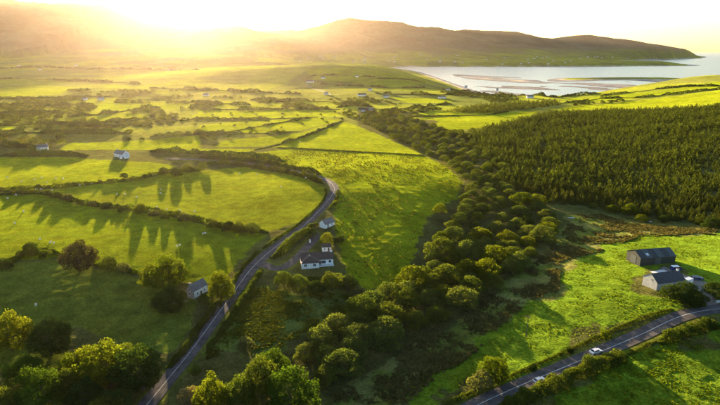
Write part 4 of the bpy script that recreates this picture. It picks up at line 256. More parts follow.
LEAF = {
 'gold':   leafy('leaf_gold', (.086, .114, .012), .52),
 'green':  leafy('leaf_green', (.045, .085, .012), .42),
 'dark':   leafy('leaf_dark', (.036, .062, .014), .34),
 'olive':  leafy('leaf_olive', (.070, .100, .018), .46),
 'copper': leafy('leaf_copper', (.046, .050, .024), .38, tcol=(1.4, 1.25, .6)),
 'pale':   leafy('leaf_pale', (.090, .108, .045), .42),
 'blossom':leafy('leaf_blossom', (.150, .140, .075), .35),
 'willow': leafy('leaf_willow', (.082, .115, .030), .48),
 'needle': leafy('needle', (.046, .062, .012), .38),
 'hedge':  leafy('leaf_hedge', (.056, .084, .014), .45),
 'rush':   leafy('rush_blade', (.110, .105, .042), .40, tcol=(1.25, 1.25, .6)),
 'grass':  leafy('grass_blade', (.088, .125, .010), .45),
 'tussock':leafy('tussock_blade', (.070, .085, .012), .40),
}
BARK = plain('bark', (.09, .065, .045), .9, .35, 6, .05)
def ground_mat():
    m, t, out, N, Lk = nodes('turf')
    at = N('ShaderNodeAttribute', attribute_name='cover'); ge = N('ShaderNodeNewGeometry'); pos = ge.outputs['Position']
    al = at.outputs['Alpha']
    f1 = noise_n(N, Lk, pos, 1.1, 4, .65); f2 = noise_n(N, Lk, pos, .16, 3); f3 = noise_n(N, Lk, pos, .022, 3)
    v = mul(N, Lk, mul(N, Lk, ramp(N, Lk, f1, .62, 1.38, .32, .68), ramp(N, Lk, f2, .72, 1.28)), ramp(N, Lk, f3, .78, 1.22))
    # worn, yellower patches
    mx = N('ShaderNodeMix', data_type='RGBA'); Lk(ramp(N, Lk, noise_n(N, Lk, pos, .06, 4, .6), 0, .5, .45, .7), mx.inputs[0])
    Lk(at.outputs['Color'], mx.inputs[6])
    yl = N('ShaderNodeVectorMath', operation='MULTIPLY'); Lk(at.outputs['Color'], yl.inputs[0]); yl.inputs[1].default_value = (1.25, 1.0, .9)
    Lk(yl.outputs[0], mx.inputs[7])
    d = N('ShaderNodeBsdfDiffuse'); Lk(tint(N, Lk, mx.outputs[2], v), d.inputs['Color'])
    b = N('ShaderNodeBump', Strength=1.0, Distance=.35); Lk(f1, b.inputs['Height']); Lk(b.outputs[0], d.inputs['Normal'])
    # upright blades catch the low sun: fibre sheen over the soil-level diffuse
    sh = N('ShaderNodeBsdfSheen', Roughness=.55); Lk(tint(N, Lk, tint(N, Lk, mx.outputs[2], v), sheen_k(N, Lk, at)), sh.inputs['Color']); Lk(b.outputs[0], sh.inputs['Normal'])
    ad = N('ShaderNodeAddShader'); Lk(d.outputs[0], ad.inputs[0]); Lk(sh.outputs[0], ad.inputs[1])
    Lk(ad.outputs[0], out.inputs['Surface']); return m
def sheen_k(N, Lk, at):
    n = N('ShaderNodeMath', operation='MULTIPLY'); n.inputs[1].default_value = 1.5; Lk(at.outputs['Alpha'], n.inputs[0]); return n.outputs[0]
TURF = ground_mat()
def water_mat():
    m, t, out, N, Lk = nodes('water')
    p = N('ShaderNodeBsdfPrincipled', Roughness=.22); p.inputs['Base Color'].default_value = (.03, .05, .06, 1); p.inputs['IOR'].default_value = 1.33
    ge = N('ShaderNodeNewGeometry'); mp = N('ShaderNodeMapping'); mp.inputs['Scale'].default_value = (.02, .05, 1); Lk(ge.outputs['Position'], mp.inputs['Vector'])
    f = noise_n(N, Lk, mp.outputs[0], .6, 2, .5); b = N('ShaderNodeBump', Strength=.32, Distance=1.2); Lk(f, b.inputs['Height']); Lk(b.outputs[0], p.inputs['Normal'])
    Lk(p.outputs[0], out.inputs['Surface']); return m
WATER = water_mat()
ASPHALT = plain('asphalt', (.090, .080, .078), .95, .38, .35, .01, spec=.1)
PAINT = plain('road_paint', (.52, .52, .52), .7, .45, .8)
GRAVEL = plain('gravel_yard', (.16, .145, .13), .9, .3, .7, .02)
CONCRETE = plain('concrete', (.55, .55, .56), .8, .12, .6)
WHITE = plain('whitewash', (.80, .80, .78), .8, .08, .6)
GREYWALL = plain('grey_render', (.42, .42, .42), .85, .15, .8)
STONE = plain('rubble_stone', (.24, .22, .21), .9, .35, 1.6, .05)
SLATE = plain('slate_roof', (.055, .052, .055), .65, .3, 1.2, .02)
OLDSLATE = plain('weathered_slate', (.16, .145, .15), .75, .3, 1.0, .03)
BROWNTILE = plain('brown_roof', (.075, .052, .042), .75, .25, 1.1, .02)
BARNSHEET = plain('barn_sheet', (.030, .036, .036), .5, .2, .6)
BARNROOF = plain('barn_roof_sheet', (.06, .072, .075), .5, .2, .6)
SKYLIGHT = plain('skylight_sheet', (.55, .6, .65), .4, .1, .6)
GLASS = plain('window_glass', (.015, .018, .022), .08, .05, 1, spec=.8)
FRAMEW = plain('window_frame', (.75, .75, .74), .5, .05, 2)
DOORM = plain('door_paint', (.10, .05, .03), .5, .1, 2)
POLEW = plain('pole_wood', (.12, .09, .07), .85, .3, 3)
RUBBER = plain('tyre_rubber', (.015, .015, .016), .85, .1, 3)
STEEL = plain('steel', (.45, .46, .48), .35, .1, 3, metallic=.8)
CARWHITE = plain('white_car_paint', (.78, .79, .80), .25, .03, 1)
CARBLUE = plain('blue_car_paint', (.015, .03, .12), .25, .05, 1)
CARGREY = plain('silver_car_paint', (.45, .47, .50), .28, .05, 1, metallic=.5)
LAMPGL = plain('lamp_glass', (.7, .7, .68), .15, .05, 1)
WOOL = plain('wool', (.66, .62, .54), .95, .12, 8)
COWHIDE = plain('cow_hide', (.03, .022, .018), .7, .3, 2)

# ------------------------------------------------------------------ ground
PAL = {'bright': (.108, .132, .005), 'meadow': (.102, .122, .006), 'pasture': (.094, .120, .005), 'dusk': (.075, .095, .012),  # dusk: shade on the lower-left fields is put into their green
       'knoll': (.106, .132, .005), 'rough': (.066, .086, .018), 'rush': (.098, .102, .028), 'lush': (.072, .118, .008)}
TUS = {'bright': .25, 'meadow': .25, 'pasture': .35, 'dusk': .4, 'knoll': .85, 'rough': 1.0, 'rush': 1.0, 'lush': 1.0}
ROADS = [(MAIN_ROAD, 3.3), (FARM_ROAD, 3.2), (DRIVE, 2.6), (FARM_TRACK, 2.0)]
def smooth_line(pts, step=2.0):
    """Catmull-Rom through the points, resampled"""
    p = [np.array(q[:2], float) for q in pts]; p = [2*p[0]-p[1]] + p + [2*p[-1]-p[-2]]; o = []
    for i in range(1, len(p) - 2):
        n = max(2, int(np.linalg.norm(p[i+1] - p[i]) / step))
        for k in range(n):
            t = k / n
            o.append(.5 * (2*p[i] + (p[i+1]-p[i-1])*t + (2*p[i-1]-5*p[i]+4*p[i+1]-p[i+2])*t*t + (3*p[i]-p[i-1]-3*p[i+1]+p[i+2])*t**3))
    o.append(p[-2]); return np.array(o)
ROADLINES = [(smooth_line(r, 4.0), w) for r, w in ROADS]
def road_gap(x, y):
    d = np.full(np.shape(x), 1e9)
    for ln, w in ROADLINES: d = np.minimum(d, seg_dist(x, y, ln)[0] - w)
    return d
def build_ground():
    th = np.concatenate([np.arange(-180, -44, 3.4), np.arange(-44, 44, .285), np.arange(44, 180, 3.4)]); th = np.radians(th)
    r = np.concatenate([3 * 1.06 ** np.arange(0, 58), 90 * 1.0045 ** np.arange(0, 487), 800 * 1.011 ** np.arange(0, 332)])
    r = np.unique(r[np.concatenate([[True], np.diff(r) > 0])]); nr, nt = len(r), len(th)
    Rr, Tt = np.meshgrid(r, th, indexing='ij'); X = (Rr * np.sin(Tt)).ravel(); Y = (Rr * np.cos(Tt)).ravel()
    Z = height(X, Y); R1 = Rr.ravel()
    wx = X + (fbm(X / 5, Y / 5, 41, 2) - .5) * 4; wy = Y + (fbm(X / 5, Y / 5, 43, 2) - .5) * 4
    zone = np.full(len(X), -1)
    vx = X + (fbm(X / 16, Y / 16, 45, 3) - .5) * 22; vy = Y + (fbm(X / 16, Y / 16, 47, 3) - .5) * 22
    for k, (c, l, poly) in enumerate(FIELDS):
        soft = c in ('rush', 'lush', 'rough') and min(q[1] for q in poly) < 400
        zone[inside(vx, vy, poly) if soft else inside(wx, wy, poly)] = k
    ins = inside(X, Y, COAST)
    # cover colour where no field is mapped
    col = np.zeros((len(X), 3)); tus = np.full(len(X), .8)
    base = np.array((.062, .068, .016)); scrub = np.array((.055, .056, .018))
    n = fbm(X / 35, Y / 35, 51, 3)[:, None]; col[:] = base * (1 - n) + scrub * n
    px = X / 190 + (fbm(X / 400, Y / 400, 61, 2) - .5) * 1.5; py = Y / 120 + (fbm(X / 300, Y / 300, 63, 2) - .5) * 1.5 + .25 * px
    hsh = _hash(np.floor(px), np.floor(py), 5)[:, None]
    parcel = np.where(hsh < .4, (.105, .122, .012), np.where(hsh < .65, (.085, .100, .014), np.where(hsh < .85, (.082, .092, .018), (.060, .074, .016))))
    far = sstep(520, 760, Y)[:, None]; col = col * (1 - far) + parcel * far
    moorn = fbm(X / 260, Y / 260, 71, 4); gul = fbm(X / 120 + 6 * moorn, Y / 300, 73, 4)[:, None]; moor = (np.array((.080, .070, .042)) * gul + np.array((.056, .064, .034)) * (1 - gul)) * (.45 + 1.1 * moorn[:, None])
    up = sstep(35, 140, Z + (moorn - .5) * 120)[:, None] * (Y > 2300)[:, None]; col = col * (1 - up) + moor * up
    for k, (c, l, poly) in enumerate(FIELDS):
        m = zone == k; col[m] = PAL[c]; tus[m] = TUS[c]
    # brown rush patches in the wet ground
    m = np.isin(zone, [k for k, f in enumerate(FIELDS) if f[0] in ('rush', 'rough')])
    q = sstep(.46, .58, fbm(X / 9, Y / 13, 81, 3))[:, None]; gg = np.array((.070, .095, .012))
    col[m] = (col * (1 - .65 * q) + gg * .65 * q)[m]
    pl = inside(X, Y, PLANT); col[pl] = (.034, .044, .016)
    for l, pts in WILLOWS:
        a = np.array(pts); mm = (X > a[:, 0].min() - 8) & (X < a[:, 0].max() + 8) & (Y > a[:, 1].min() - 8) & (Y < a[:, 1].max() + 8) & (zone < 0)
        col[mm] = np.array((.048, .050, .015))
    sand = sstep(SEA + 2.6, SEA + 1.2, Z) * (Y > 1200); sand = sand[:, None]
    wet = sstep(SEA + .8, SEA - .4, Z)[:, None]
    col = col * (1 - sand) + (np.array((.46, .40, .34)) * (1 - .40 * wet)) * sand
    # fine relief
    rg = road_gap(X, Y)
    rel = (fbm(X / 3.0, Y / 3.0, 91, 3) - .5) * .62 * tus * sstep(900, 500, R1) * sstep(0, 4, rg) * sstep(60, 110, R1)
    Z = Z + rel - .10 * sstep(1.0, -0.5, rg)
    verge = (sstep(2.6, .4, rg) * (R1 < 800))[:, None]; col = col * (1 - .5 * verge) + np.array((.085, .105, .012)) * .5 * verge
    V = np.stack([X, Y, Z], 1)
    i, j = np.meshgrid(np.arange(nr - 1), np.arange(nt), indexing='ij'); j2 = (j + 1) % nt
    Fq = np.stack([i * nt + j, i * nt + j2, (i + 1) * nt + j2, (i + 1) * nt + j], -1).reshape(-1, 4)
    Fq = Fq[:, ::-1]
    fz = zone[Fq[:, 0]]
    blade = (1 - sand[:, 0]) * (1 - .6 * up[:, 0])
    rgba = np.concatenate([col, blade[:, None]], 1).astype(np.float32)
    def piece(name, sel):
        f = Fq[sel]; u, inv = np.unique(f, return_inverse=True)
        me = mesh_np(name, V[u], inv.reshape(-1, 4), TURF, True)
        a = me.attributes.new('cover', 'FLOAT_COLOR', 'POINT'); a.data.foreach_set('color', rgba[u].ravel())
        return link(name, me)
    g = piece('ground', fz < 0)
    tag(g, 'rough grass, scrub and hill ground between the fields', kind='structure')
    for k, (c, l, poly) in enumerate(FIELDS):
        if (fz == k).sum() > 0: tag(piece('field', fz == k), l, kind='structure')
build_ground()
a = np.radians(np.arange(0, 360, 5)); rr = np.array([300, 900, 1500, 2500, 4000, 7000, 12000, 20000, 31000.])
V = np.array([(q * math.sin(t), q * math.cos(t), SEA) for q in rr for t in a]); na = len(a)
Fs = [((i + 1) * na + j, (i + 1) * na + (j + 1) % na, i * na + (j + 1) % na, i * na + j) for i in range(len(rr) - 1) for j in range(na)]
tag(link('sea', mesh_np('sea', V, Fs, WATER)), 'pale silver water of the estuary and open sea', kind='structure')

# ------------------------------------------------------------------ roads, yards, water on the ground
def ribbon(line, half, lift, n=6, off=0.0):
    d = np.gradient(line, axis=0); d /= np.linalg.norm(d, axis=1)[:, None] + 1e-9; nrm = np.stack([d[:, 1], -d[:, 0]], 1)
    s = np.linspace(-half, half, n) + off
    P = line[:, None, :] + nrm[:, None, :] * s[None, :, None]
    zc = height(line[:, 0], line[:, 1]); zz = height(P[..., 0].ravel(), P[..., 1].ravel()).reshape(P.shape[:2])
    V = np.concatenate([P, (zz + lift)[..., None]], -1).reshape(-1, 3); m = len(line)
    i, j = np.meshgrid(np.arange(m - 1), np.arange(n - 1), indexing='ij')
    Fq = np.stack([i * n + j, (i + 1) * n + j, (i + 1) * n + j + 1, i * n + j + 1], -1).reshape(-1, 4)
    return V, Fq
def road(name, label, pts, half, mat, lift=.05):
    ln = smooth_line(pts, 1.5); V, Fq = ribbon(ln, half, lift); Fq = Fq[:, ::-1]
    me = mesh_np(name, V, Fq, mat, True); 
    if me.polygons[0].normal.z < 0: me.flip_normals()
    return tag(link(name, me), label, kind='structure'), ln
def marking(name, ln, half, off, parent, lift):
    V, Fq = ribbon(ln, half, lift, 2, off); me = mesh_np(name, V, Fq, PAINT, True)
    if me.polygons[0].normal.z < 0: me.flip_normals()
    return link(name, me, parent)
r1, l1 = road('road', 'winding grey country road with a white centre line', MAIN_ROAD, 3.2, ASPHALT)
marking('road_marking', l1, .09, 0, r1, .062)
r2, l2 = road('road', 'straight farm road behind the tall hedge at the lower right', FARM_ROAD, 3.1, ASPHALT)
marking('road_marking', l2, .10, 0, r2, .062)
road('driveway', 'dark asphalt drive leading up to the white bungalow', DRIVE, 2.5, ASPHALT, .055)
road('farm_track', 'gravel track from the farmyard to the road', FARM_TRACK, 2.0, GRAVEL, .045)
road('hill_lane', 'pale lane climbing the mid hill to the farm', HOUSE_LANE, 2.6, GRAVEL, .3)
def pad(name, label, poly, mat, lift):
    P = np.array(poly); c = P.mean(0); n = 10; m = len(P); V = []; 
    for k in range(n + 1): V += [tuple(c + (q - c) * k / n) for q in P]
    V = np.array(V); V = np.concatenate([V, (height(V[:, 0], V[:, 1]) + lift)[:, None]], 1)
    Fq = [(k*m+j, k*m+(j+1) % m, (k+1)*m+(j+1) % m, (k+1)*m+j) for k in range(n) for j in range(m)]
    me = mesh_np(name, V, Fq, mat, True)
    if sum(p.normal.z for p in me.polygons) < 0: me.flip_normals()
    return tag(link(name, me), label, kind='structure')
pad('farmyard', 'gravel yard between the black barn and the grey farmhouse', YARD[0], GRAVEL, .14)
bx, by = BLD['pad']; pad('concrete_slab', 'pale concrete slab in the farmyard', [(bx-3, by-3.5), (bx+4.2, by-2.2), (bx+3.4, by+3.2), (bx-3.4, by+2)], CONCRETE, .22)
# stream: a narrow ribbon of water and a few open pools
ln = smooth_line([(p[0], p[1]) for p in CREEK[:5]], 3.0); V, Fq = ribbon(ln, .28, .05, 3)
me = mesh_np('stream', V, Fq, WATER, True)
if me.polygons[0].normal.z < 0: me.flip_normals()
tag(link('stream', me), 'narrow stream under the willows', kind='structure')
for k, (x, y, s) in enumerate(POOLS):
    P = [(x + s * (1 + .25 * math.sin(3 * t + k)) * math.cos(t), y + .55 * s * (1 + .2 * math.cos(2 * t + k)) * math.sin(t)) for t in np.linspace(0, 2 * math.pi, 14)[:-1]]
    z = max(hz(*q) for q in P) + .12
    m = MB().add([(a, b, z) for a, b in P], [tuple(range(13))]).mesh('pool', WATER); tag(link('pool', m), 'small open pool glinting in the wet ground', kind='structure')
# ------------------------------------------------------------------ vegetation
def unit(v): return v / (np.linalg.norm(v, axis=-1, keepdims=True) + 1e-9)
def sprays(P, Nn, size, rng, flat=.6, aspect=.62):
    """leaf sprays: small folded kites standing at P"""
    n = len(P); nr = unit(Nn * flat + rng.normal(0, 1, (n, 3)) * .6)
    t = unit(np.cross(nr, rng.normal(0, 1, (n, 3)))); b = np.cross(nr, t)
    s = (size * rng.uniform(.65, 1.35, n))[:, None]; w = s * aspect * rng.uniform(.7, 1.3, (n, 1))
    V = np.stack([P - t * s * .5, P + b * w * .5 + nr * s * .08, P + t * s * .5, P - b * w * .5 + nr * s * .08], 1).reshape(-1, 3)
    return V, np.arange(4 * n).reshape(-1, 4)
def lobed_cloud(lobes, n, rng, low=-.55):
    L_ = np.array(lobes); w = L_[:, 3] ** 2; w /= w.sum()
    k = rng.choice(len(L_), n * 3, p=w); d = unit(rng.normal(0, 1, (n * 3, 3))); ok = d[:, 2] > low - rng.uniform(0, .3, n * 3)
    k, d = k[ok], d[ok]
    rad = L_[k, 3][:, None] * (1 - .30 * rng.uniform(0, 1, (len(k), 1)) ** 1.6) * (1 + .07 * rng.normal(0, 1, (len(k), 1)))
    P = L_[k, :3] + d * rad * np.array((1, 1, .88))
    keep = np.ones(len(P), bool)
    for j in range(len(L_)):
        q = (P - L_[j, :3]) / L_[j, 3]; keep &= ~((np.linalg.norm(q, axis=1) < .68) & (k != j))
    return P[keep][:n], d[keep][:n]
def crown_mesh(name, kind, rng, n, leaf, mat):
    lobes = []; seed_ = rng.uniform(0, 6)
    if kind == 'broad':
        for i in range(46):
            t = rng.uniform(0, 2 * math.pi); u = rng.uniform(-.75, 1) ; r = rng.uniform(.07, .19)
            e = math.sqrt(max(0, 1 - u ** 2)) if u > 0 else 1 + .18 * u; k = rng.uniform(.50, 1.12) * (1 + .16 * math.sin(2 * t + seed_))
            lobes.append((math.cos(t) * e * (.5 - r) * k, math.sin(t) * e * (.5 - r) * k, .44 + u * ((.56 - r) if u > 0 else .36) * k, r))
        lobes += [(0, 0, .55, .25), (.08, -.06, .42, .22), (-.1, .05, .30, .2)]
    elif kind == 'dome':
        for i in range(22):
            t = rng.uniform(0, 2 * math.pi); u = rng.uniform(0, 1) ** .7; r = rng.uniform(.13, .21)
            e = math.sqrt(max(0, 1 - u ** 2)); k = rng.uniform(.8, 1.02)
            lobes.append((math.cos(t) * e * (.5 - r) * k, math.sin(t) * e * (.5 - r) * k, .12 + u * (.86 - r) * k, r))
        lobes += [(0, 0, .45, .28), (.12, .08, .35, .25), (-.13, -.05, .35, .25)]
    else:  # bush
        for i in range(12):
            t = rng.uniform(0, 2 * math.pi); u = rng.uniform(0, 1); r = rng.uniform(.16, .26)
            e = math.sqrt(max(0, 1 - u ** 2)); k = rng.uniform(.7, 1.0)
            lobes.append((math.cos(t) * e * (.5 - r) * k, math.sin(t) * e * (.5 - r) * k, .15 + u * (.82 - r) * k, r))
        lobes += [(0, 0, .4, .3)]
    P, d = lobed_cloud(lobes, n, rng, -.9 if kind == 'broad' else -.35)
    # stray twigs beyond the outline
    m = rng.uniform(0, 1, len(P)) < .10; P[m] += (d[m] * .6 + np.array((0, 0, .5))) * rng.uniform(.02, .07, (m.sum(), 1))
    P[:, 2] = np.maximum(P[:, 2], .03)
    V, Fq = sprays(P, d, leaf, rng)
    return mesh_np(name, V, Fq, mat), lobes
def trunk_mesh(name, lobes, rng, r0=.035, split=.28):
    b = MB(); b.tube([(0, 0, -.05), (.005, 0, .1), (.01, .01, split), (0, .01, .62)], [r0 * 1.3, r0, r0 * .8, r0 * .25], 7)
    for i in rng.permutation(len(lobes))[:9]:
        x, y, z, r = lobes[i]; z0 = split * rng.uniform(.6, 1.3)
        b.tube([(0, 0, z0), (x * .4, y * .4, z0 + (z - z0) * .55), (x, y, z)], [r0 * .55, r0 * .35, r0 * .1], 5)
    return b.mesh(name, BARK, True)
PROTO = {}
def protos(kind, mats, count, n, leaf, seed):
    for m in mats:
        PROTO[(kind, m)] = []
    shapes = []
    for c in range(count):
        rng = np.random.default_rng(seed + c)
        me, lobes = crown_mesh('crown', kind, rng, n, leaf, LEAF[mats[0]])
        tr = trunk_mesh('trunk', lobes, rng, .03 if kind == 'broad' else .022, .25 if kind == 'broad' else .1)
        shapes.append((me, tr))
        for i, m in enumerate(mats):
            mm = me if i == 0 else me.copy()
            if i: mm.materials.clear(); mm.materials.append(LEAF[m])
            PROTO[(kind, m)].append((mm, tr))
protos('broad', ['gold', 'dark', 'olive', 'green', 'copper', 'blossom', 'pale'], 3, 11000, .036, 100)
protos('dome', ['willow', 'gold', 'olive', 'dark'], 5, 5200, .040, 200)
protos('bush', ['olive', 'gold', 'dark', 'pale', 'green', 'hedge'], 4, 1500, .075, 300)
def tree(name, label, cat, x, y, w, h, kind, leafkey, group=None, rng=RNG):
    me, tr = PROTO[(kind, leafkey)][int(rng.integers(len(PROTO[(kind, leafkey)])))]
    e = empty(name, (x, y, hz(x, y) - .15), rng.uniform(0, 6.28), (w * rng.uniform(.95, 1.05), w * rng.uniform(.95, 1.05), h))
    tag(e, label, cat, group)
    link('trunk', tr, e); link('crown', me, e); return e
for x, y, w, h, k, l in TREES:
    f_ = 1.12 if y < 165 and x < 0 else 1.12; w *= f_; h *= f_
    if w >= 9 and h >= 8 or h > 10: tree('broadleaf_tree', l, 'tree', x, y, w, h, 'broad', k)
    else: tree('bush' if h < 6.6 else 'small_tree', l, 'bush' if h < 6.6 else 'tree', x, y, w, h, 'bush' if (k in ('pale', 'green') or w < 8) and k != 'copper' and ('bush', k) in PROTO else ('dome' if ('dome', k) in PROTO else 'broad'), k)
for l, pts in WILLOWS:
    for (x, y) in pts:
        u = RNG.uniform(); w = RNG.uniform(9.0, 16.5) * (1.1 if y < 250 else 1.0 if y < 400 else .85)
        k = 'willow' if u < .58 else 'olive' if u < .80 else 'dark' if u < .86 else 'gold'  # gold share raised: sunlit willow tops put into the leaf colour
        tree('willow_tree', ('broad ' if w > 14 else 'middling ' if w > 11.5 else 'small ') + {'willow': 'grey-green', 'olive': 'olive', 'dark': 'dark green', 'gold': 'golden'}[k] + ' willow ' + l, 'tree', x, y, w, w * RNG.uniform(.44, .62), 'dome', k, 'willows ' + l)
# --- conifers
def conifer_mesh(rng, n, leaf):
    """ragged spruce: needle sprays on drooping whorls, thickest at the rim"""
    t = 1 - np.sqrt(rng.uniform(0.0, 1, n)); t = np.clip(t * 1.02, 0, .99); wh = np.round(t * 9 + rng.normal(0, .18, n)) / 9
    prof = .5 * (1 - wh) ** .9 * (.8 + .35 * vnoise(wh * 9, wh * 0 + rng.uniform(0, 99), 3)); a = rng.uniform(0, 6.283, n)
    prof = prof * (.72 + .5 * vnoise(a * 1.3, wh * 7, 5)); r = prof * (1 - .55 * rng.uniform(0, 1, n) ** 2)
    P = np.stack([np.cos(a) * r, np.sin(a) * r, .08 + .9 * np.clip(wh, 0, 1) - .16 * r + rng.normal(0, .012, n)], 1)
    Nn = np.stack([np.cos(a), np.sin(a), a * 0 + .7], 1); return sprays(P, Nn, leaf, rng, .7, .5)
def plantation(poly, row, seed):
    """planted rows, a little uneven, with gaps where trees failed"""
    rng = np.random.default_rng(seed); P = np.array(poly); a = .5; c, s = math.cos(a), math.sin(a)
    n = int(700 / row); i, j = np.meshgrid(np.arange(-n, n), np.arange(-n, n)); u = (i + .5 * (j % 2)).ravel() * row; v = j.ravel() * row * .92
    u = u + rng.normal(0, row * .24, len(u)); v = v + rng.normal(0, row * .24, len(v)); cx, cy = P.mean(0)
    x = cx + u * c - v * s; y = cy + u * s + v * c
    k = inside(x + (fbm(x / 14, y / 14, 3, 2) - .5) * 16, y + (fbm(x / 14, y / 14, 4, 2) - .5) * 16, poly) & (np.abs(x) < .8 * y) & (fbm(x / 22, y / 22, 6, 3) > .2) & (rng.uniform(0, 1, len(x)) > .05)
    q = sorted(zip(x[k].tolist(), y[k].tolist()), key=lambda t: t[0] ** 2 + t[1] ** 2); return q
CONIFERS = plantation(PLANT, 4.6, 9)
CON = []
for k in range(5):
    rng = np.random.default_rng(400 + k); V, Fq = conifer_mesh(rng, 340, .13)
    CON.append(mesh_np('crown', V, Fq, LEAF['needle']))
ctr = MB().tube([(0, 0, -.05), (0, 0, .4), (0, 0, .92)], [.035, .022, .006], 6).mesh('trunk', BARK, True)
def con_size(x, y, rng): 
    f = .55 + .9 * float(fbm(np.array([x / 16]), np.array([y / 16]), 55, 3)[0])
    h = rng.uniform(4.2, 7.8) * f; return h * rng.uniform(.62, .86), h
for (x, y) in CONIFERS[:300]:
    w, h = con_size(x, y, RNG)
    e = empty('conifer_tree', (x, y, hz(x, y) - .1), RNG.uniform(0, 6.28), (w, w, h))
    tag(e, ('tall' if h > 6.8 else 'middling' if h > 5.2 else 'short') + ' dark spruce at the plantation front, ' + ('beside the stream thicket' if x < 150 else 'above the yellow-green willow clump' if x < 190 else 'towards the far right edge'), 'conifer', 'conifers along the front of the plantation')
    link('trunk', ctr, e); link('crown', CON[int(RNG.integers(5))], e)
def mass(name, label, pts, meshes, sizer, mat, seed):
    rng = np.random.default_rng(seed); VV = []; FF = []; o = 0
    P = np.array(pts); Z = height(P[:, 0], P[:, 1])
    for (x, y), z in zip(pts, Z):
        V, Fq = meshes[int(rng.integers(len(meshes)))]; w, h = sizer(x, y, rng); a = rng.uniform(0, 6.28); c, s = math.cos(a), math.sin(a)
        q = np.stack([(V[:, 0] * c - V[:, 1] * s) * w + x, (V[:, 0] * s + V[:, 1] * c) * w + y, V[:, 2] * h + z - .1], 1)
        VV.append(q); FF.append(Fq + o); o += len(V)
    return tag(link(name, mesh_np(name, np.concatenate(VV), np.concatenate(FF), mat)), label, kind='stuff')
LOWCON = [conifer_mesh(np.random.default_rng(500 + k), 56, .23) for k in range(6)]
mass('conifer_wood', 'dense dark conifer plantation covering the hillside', CONIFERS[300:], LOWCON, con_size, LEAF['needle'], 1)
mass('conifer_shelter_belt', 'dark conifer belt behind the bright fields near the estuary', SHELTER, LOWCON, lambda x, y, r: (r.uniform(7, 10), r.uniform(7, 10)), LEAF['needle'], 2)
# --- scrub of the plain
BUSHLOW = []
for k in range(5):
    rng = np.random.default_rng(600 + k); L_ = [(0, 0, .4, .32)]
    for i in range(9):
        t = rng.uniform(0, 6.28); u = rng.uniform(0, 1); e = math.sqrt(1 - u * u); r = rng.uniform(.16, .26)
        L_.append((math.cos(t) * e * (.5 - r), math.sin(t) * e * (.5 - r), .15 + u * (.82 - r), r))
    P, d = lobed_cloud(L_, 190, rng, -.35); BUSHLOW.append(sprays(P, d, .20, rng))
SMALL = [mesh_np('bush', V, Fq, LEAF[m]) for (V, Fq), m in zip(BUSHLOW, ['hedge', 'olive', 'dark', 'hedge', 'gold'])]
def where_on_plain(x, y):
    if x > 60: return 'dark leafy bush among the fields near the estuary', 'bushes near the estuary fields'
    if y < 720: return 'leafy bush in the scrub of the nearer plain', 'bushes in the nearer plain'
    return 'hazy leafy bush in the scrub of the farther plain', 'bushes in the farther plain'
for (x, y) in SCRUB[:150]:
    w = RNG.uniform(6, 13); o = link('bush', SMALL[int(RNG.integers(5))]); o.location = (x, y, hz(x, y) - .2); o.rotation_euler.z = RNG.uniform(0, 6.28)
    o.scale = (w, w, w * RNG.uniform(.42, .62)); l, g_ = where_on_plain(x, y); tag(o, ('broad ' if w > 11.5 else 'middling ' if w > 9 else 'small ') + l, 'bush', g_)
mass('distant_scrub', 'mass of far scrub bushes fading into the haze', SCRUB[150:], BUSHLOW, lambda x, y, r: (r.uniform(7, 15), r.uniform(3.5, 7)), LEAF['hedge'], 3)
for (x, y) in DOTS:
    w = RNG.uniform(3.5, 7); o = link('bush', SMALL[int(RNG.integers(4))]); o.location = (x, y, hz(x, y) - .1); o.scale = (w, w, w * .6)
    tag(o, 'small dark bush dotted along the long flat fields', 'bush', 'bushes dotted on the flat fields')
# --- hedges
def hedge(label, h, w, pts, k):
    rng = np.random.default_rng(700 + k); ln = smooth_line(pts, 2.0)
    d = float(np.hypot(ln[:, 0], ln[:, 1]).mean()); leaf = min(max(d * .0014, .32), 2.6)
    seg = np.linalg.norm(np.diff(ln, axis=0), axis=1); cum = np.concatenate([[0], np.cumsum(seg)]); Lg = cum[-1]
    n = int(Lg * (2 * h + w) * 2.3 / (leaf * leaf * .55)); n0 = n; n = min(n, 20000 if d < 260 else 6500); leaf *= math.sqrt(n0 / n)
    s = rng.uniform(0, Lg, n); x = np.interp(s, cum, ln[:, 0]); y = np.interp(s, cum, ln[:, 1])
    t = np.gradient(ln, axis=0); t /= np.linalg.norm(t, axis=1)[:, None] + 1e-9
    tx = np.interp(s, cum, t[:, 0]); ty = np.interp(s, cum, t[:, 1])
    lump = fbm(s / (1.6 * h) , s * 0 + k, 7, 2); big = fbm(s / (6 * h), s * 0 + 3.3 * k, 8, 2)
    f = .45 + .75 * lump + (.9 if h > 2.9 else .55) * (big - .35)
    f = np.clip(f, .12, 1.6) * (.25 + .75 * sstep(0, 3 * h, s) * sstep(Lg, Lg - 3 * h, s))
    if d > 600: f = f * (.06 + .94 * sstep(.34, .50, fbm(s / 34, s * 0 + 1.7 * k, 19, 2)))
    a = rng.uniform(-.15, math.pi + .15, n); rr = (1 - .35 * rng.uniform(0, 1, n) ** 1.5) * (.72 + .56 * fbm(s / (.55 * h + .5), a * 1.1 + 5, 13 + k, 2))
    off = np.cos(a) * rr * w * .5 * (.6 + .5 * f) + (fbm(s / 5, s * 0, 9 + k, 2) - .5) * w * .5; up = np.maximum(np.sin(a), .04) * rr * h * f
    X = x + ty * off; Y = y - tx * off; Z = height(X, Y) + up
    Nn = np.stack([ty * np.cos(a), -tx * np.cos(a), np.sin(a)], 1)
    V, Fq = sprays(np.stack([X, Y, Z], 1), Nn, leaf, rng, .5)
    return tag(link('hedge', mesh_np('hedge', V, Fq, LEAF['hedge' if d < 450 else 'dark'])), label, 'hedge')
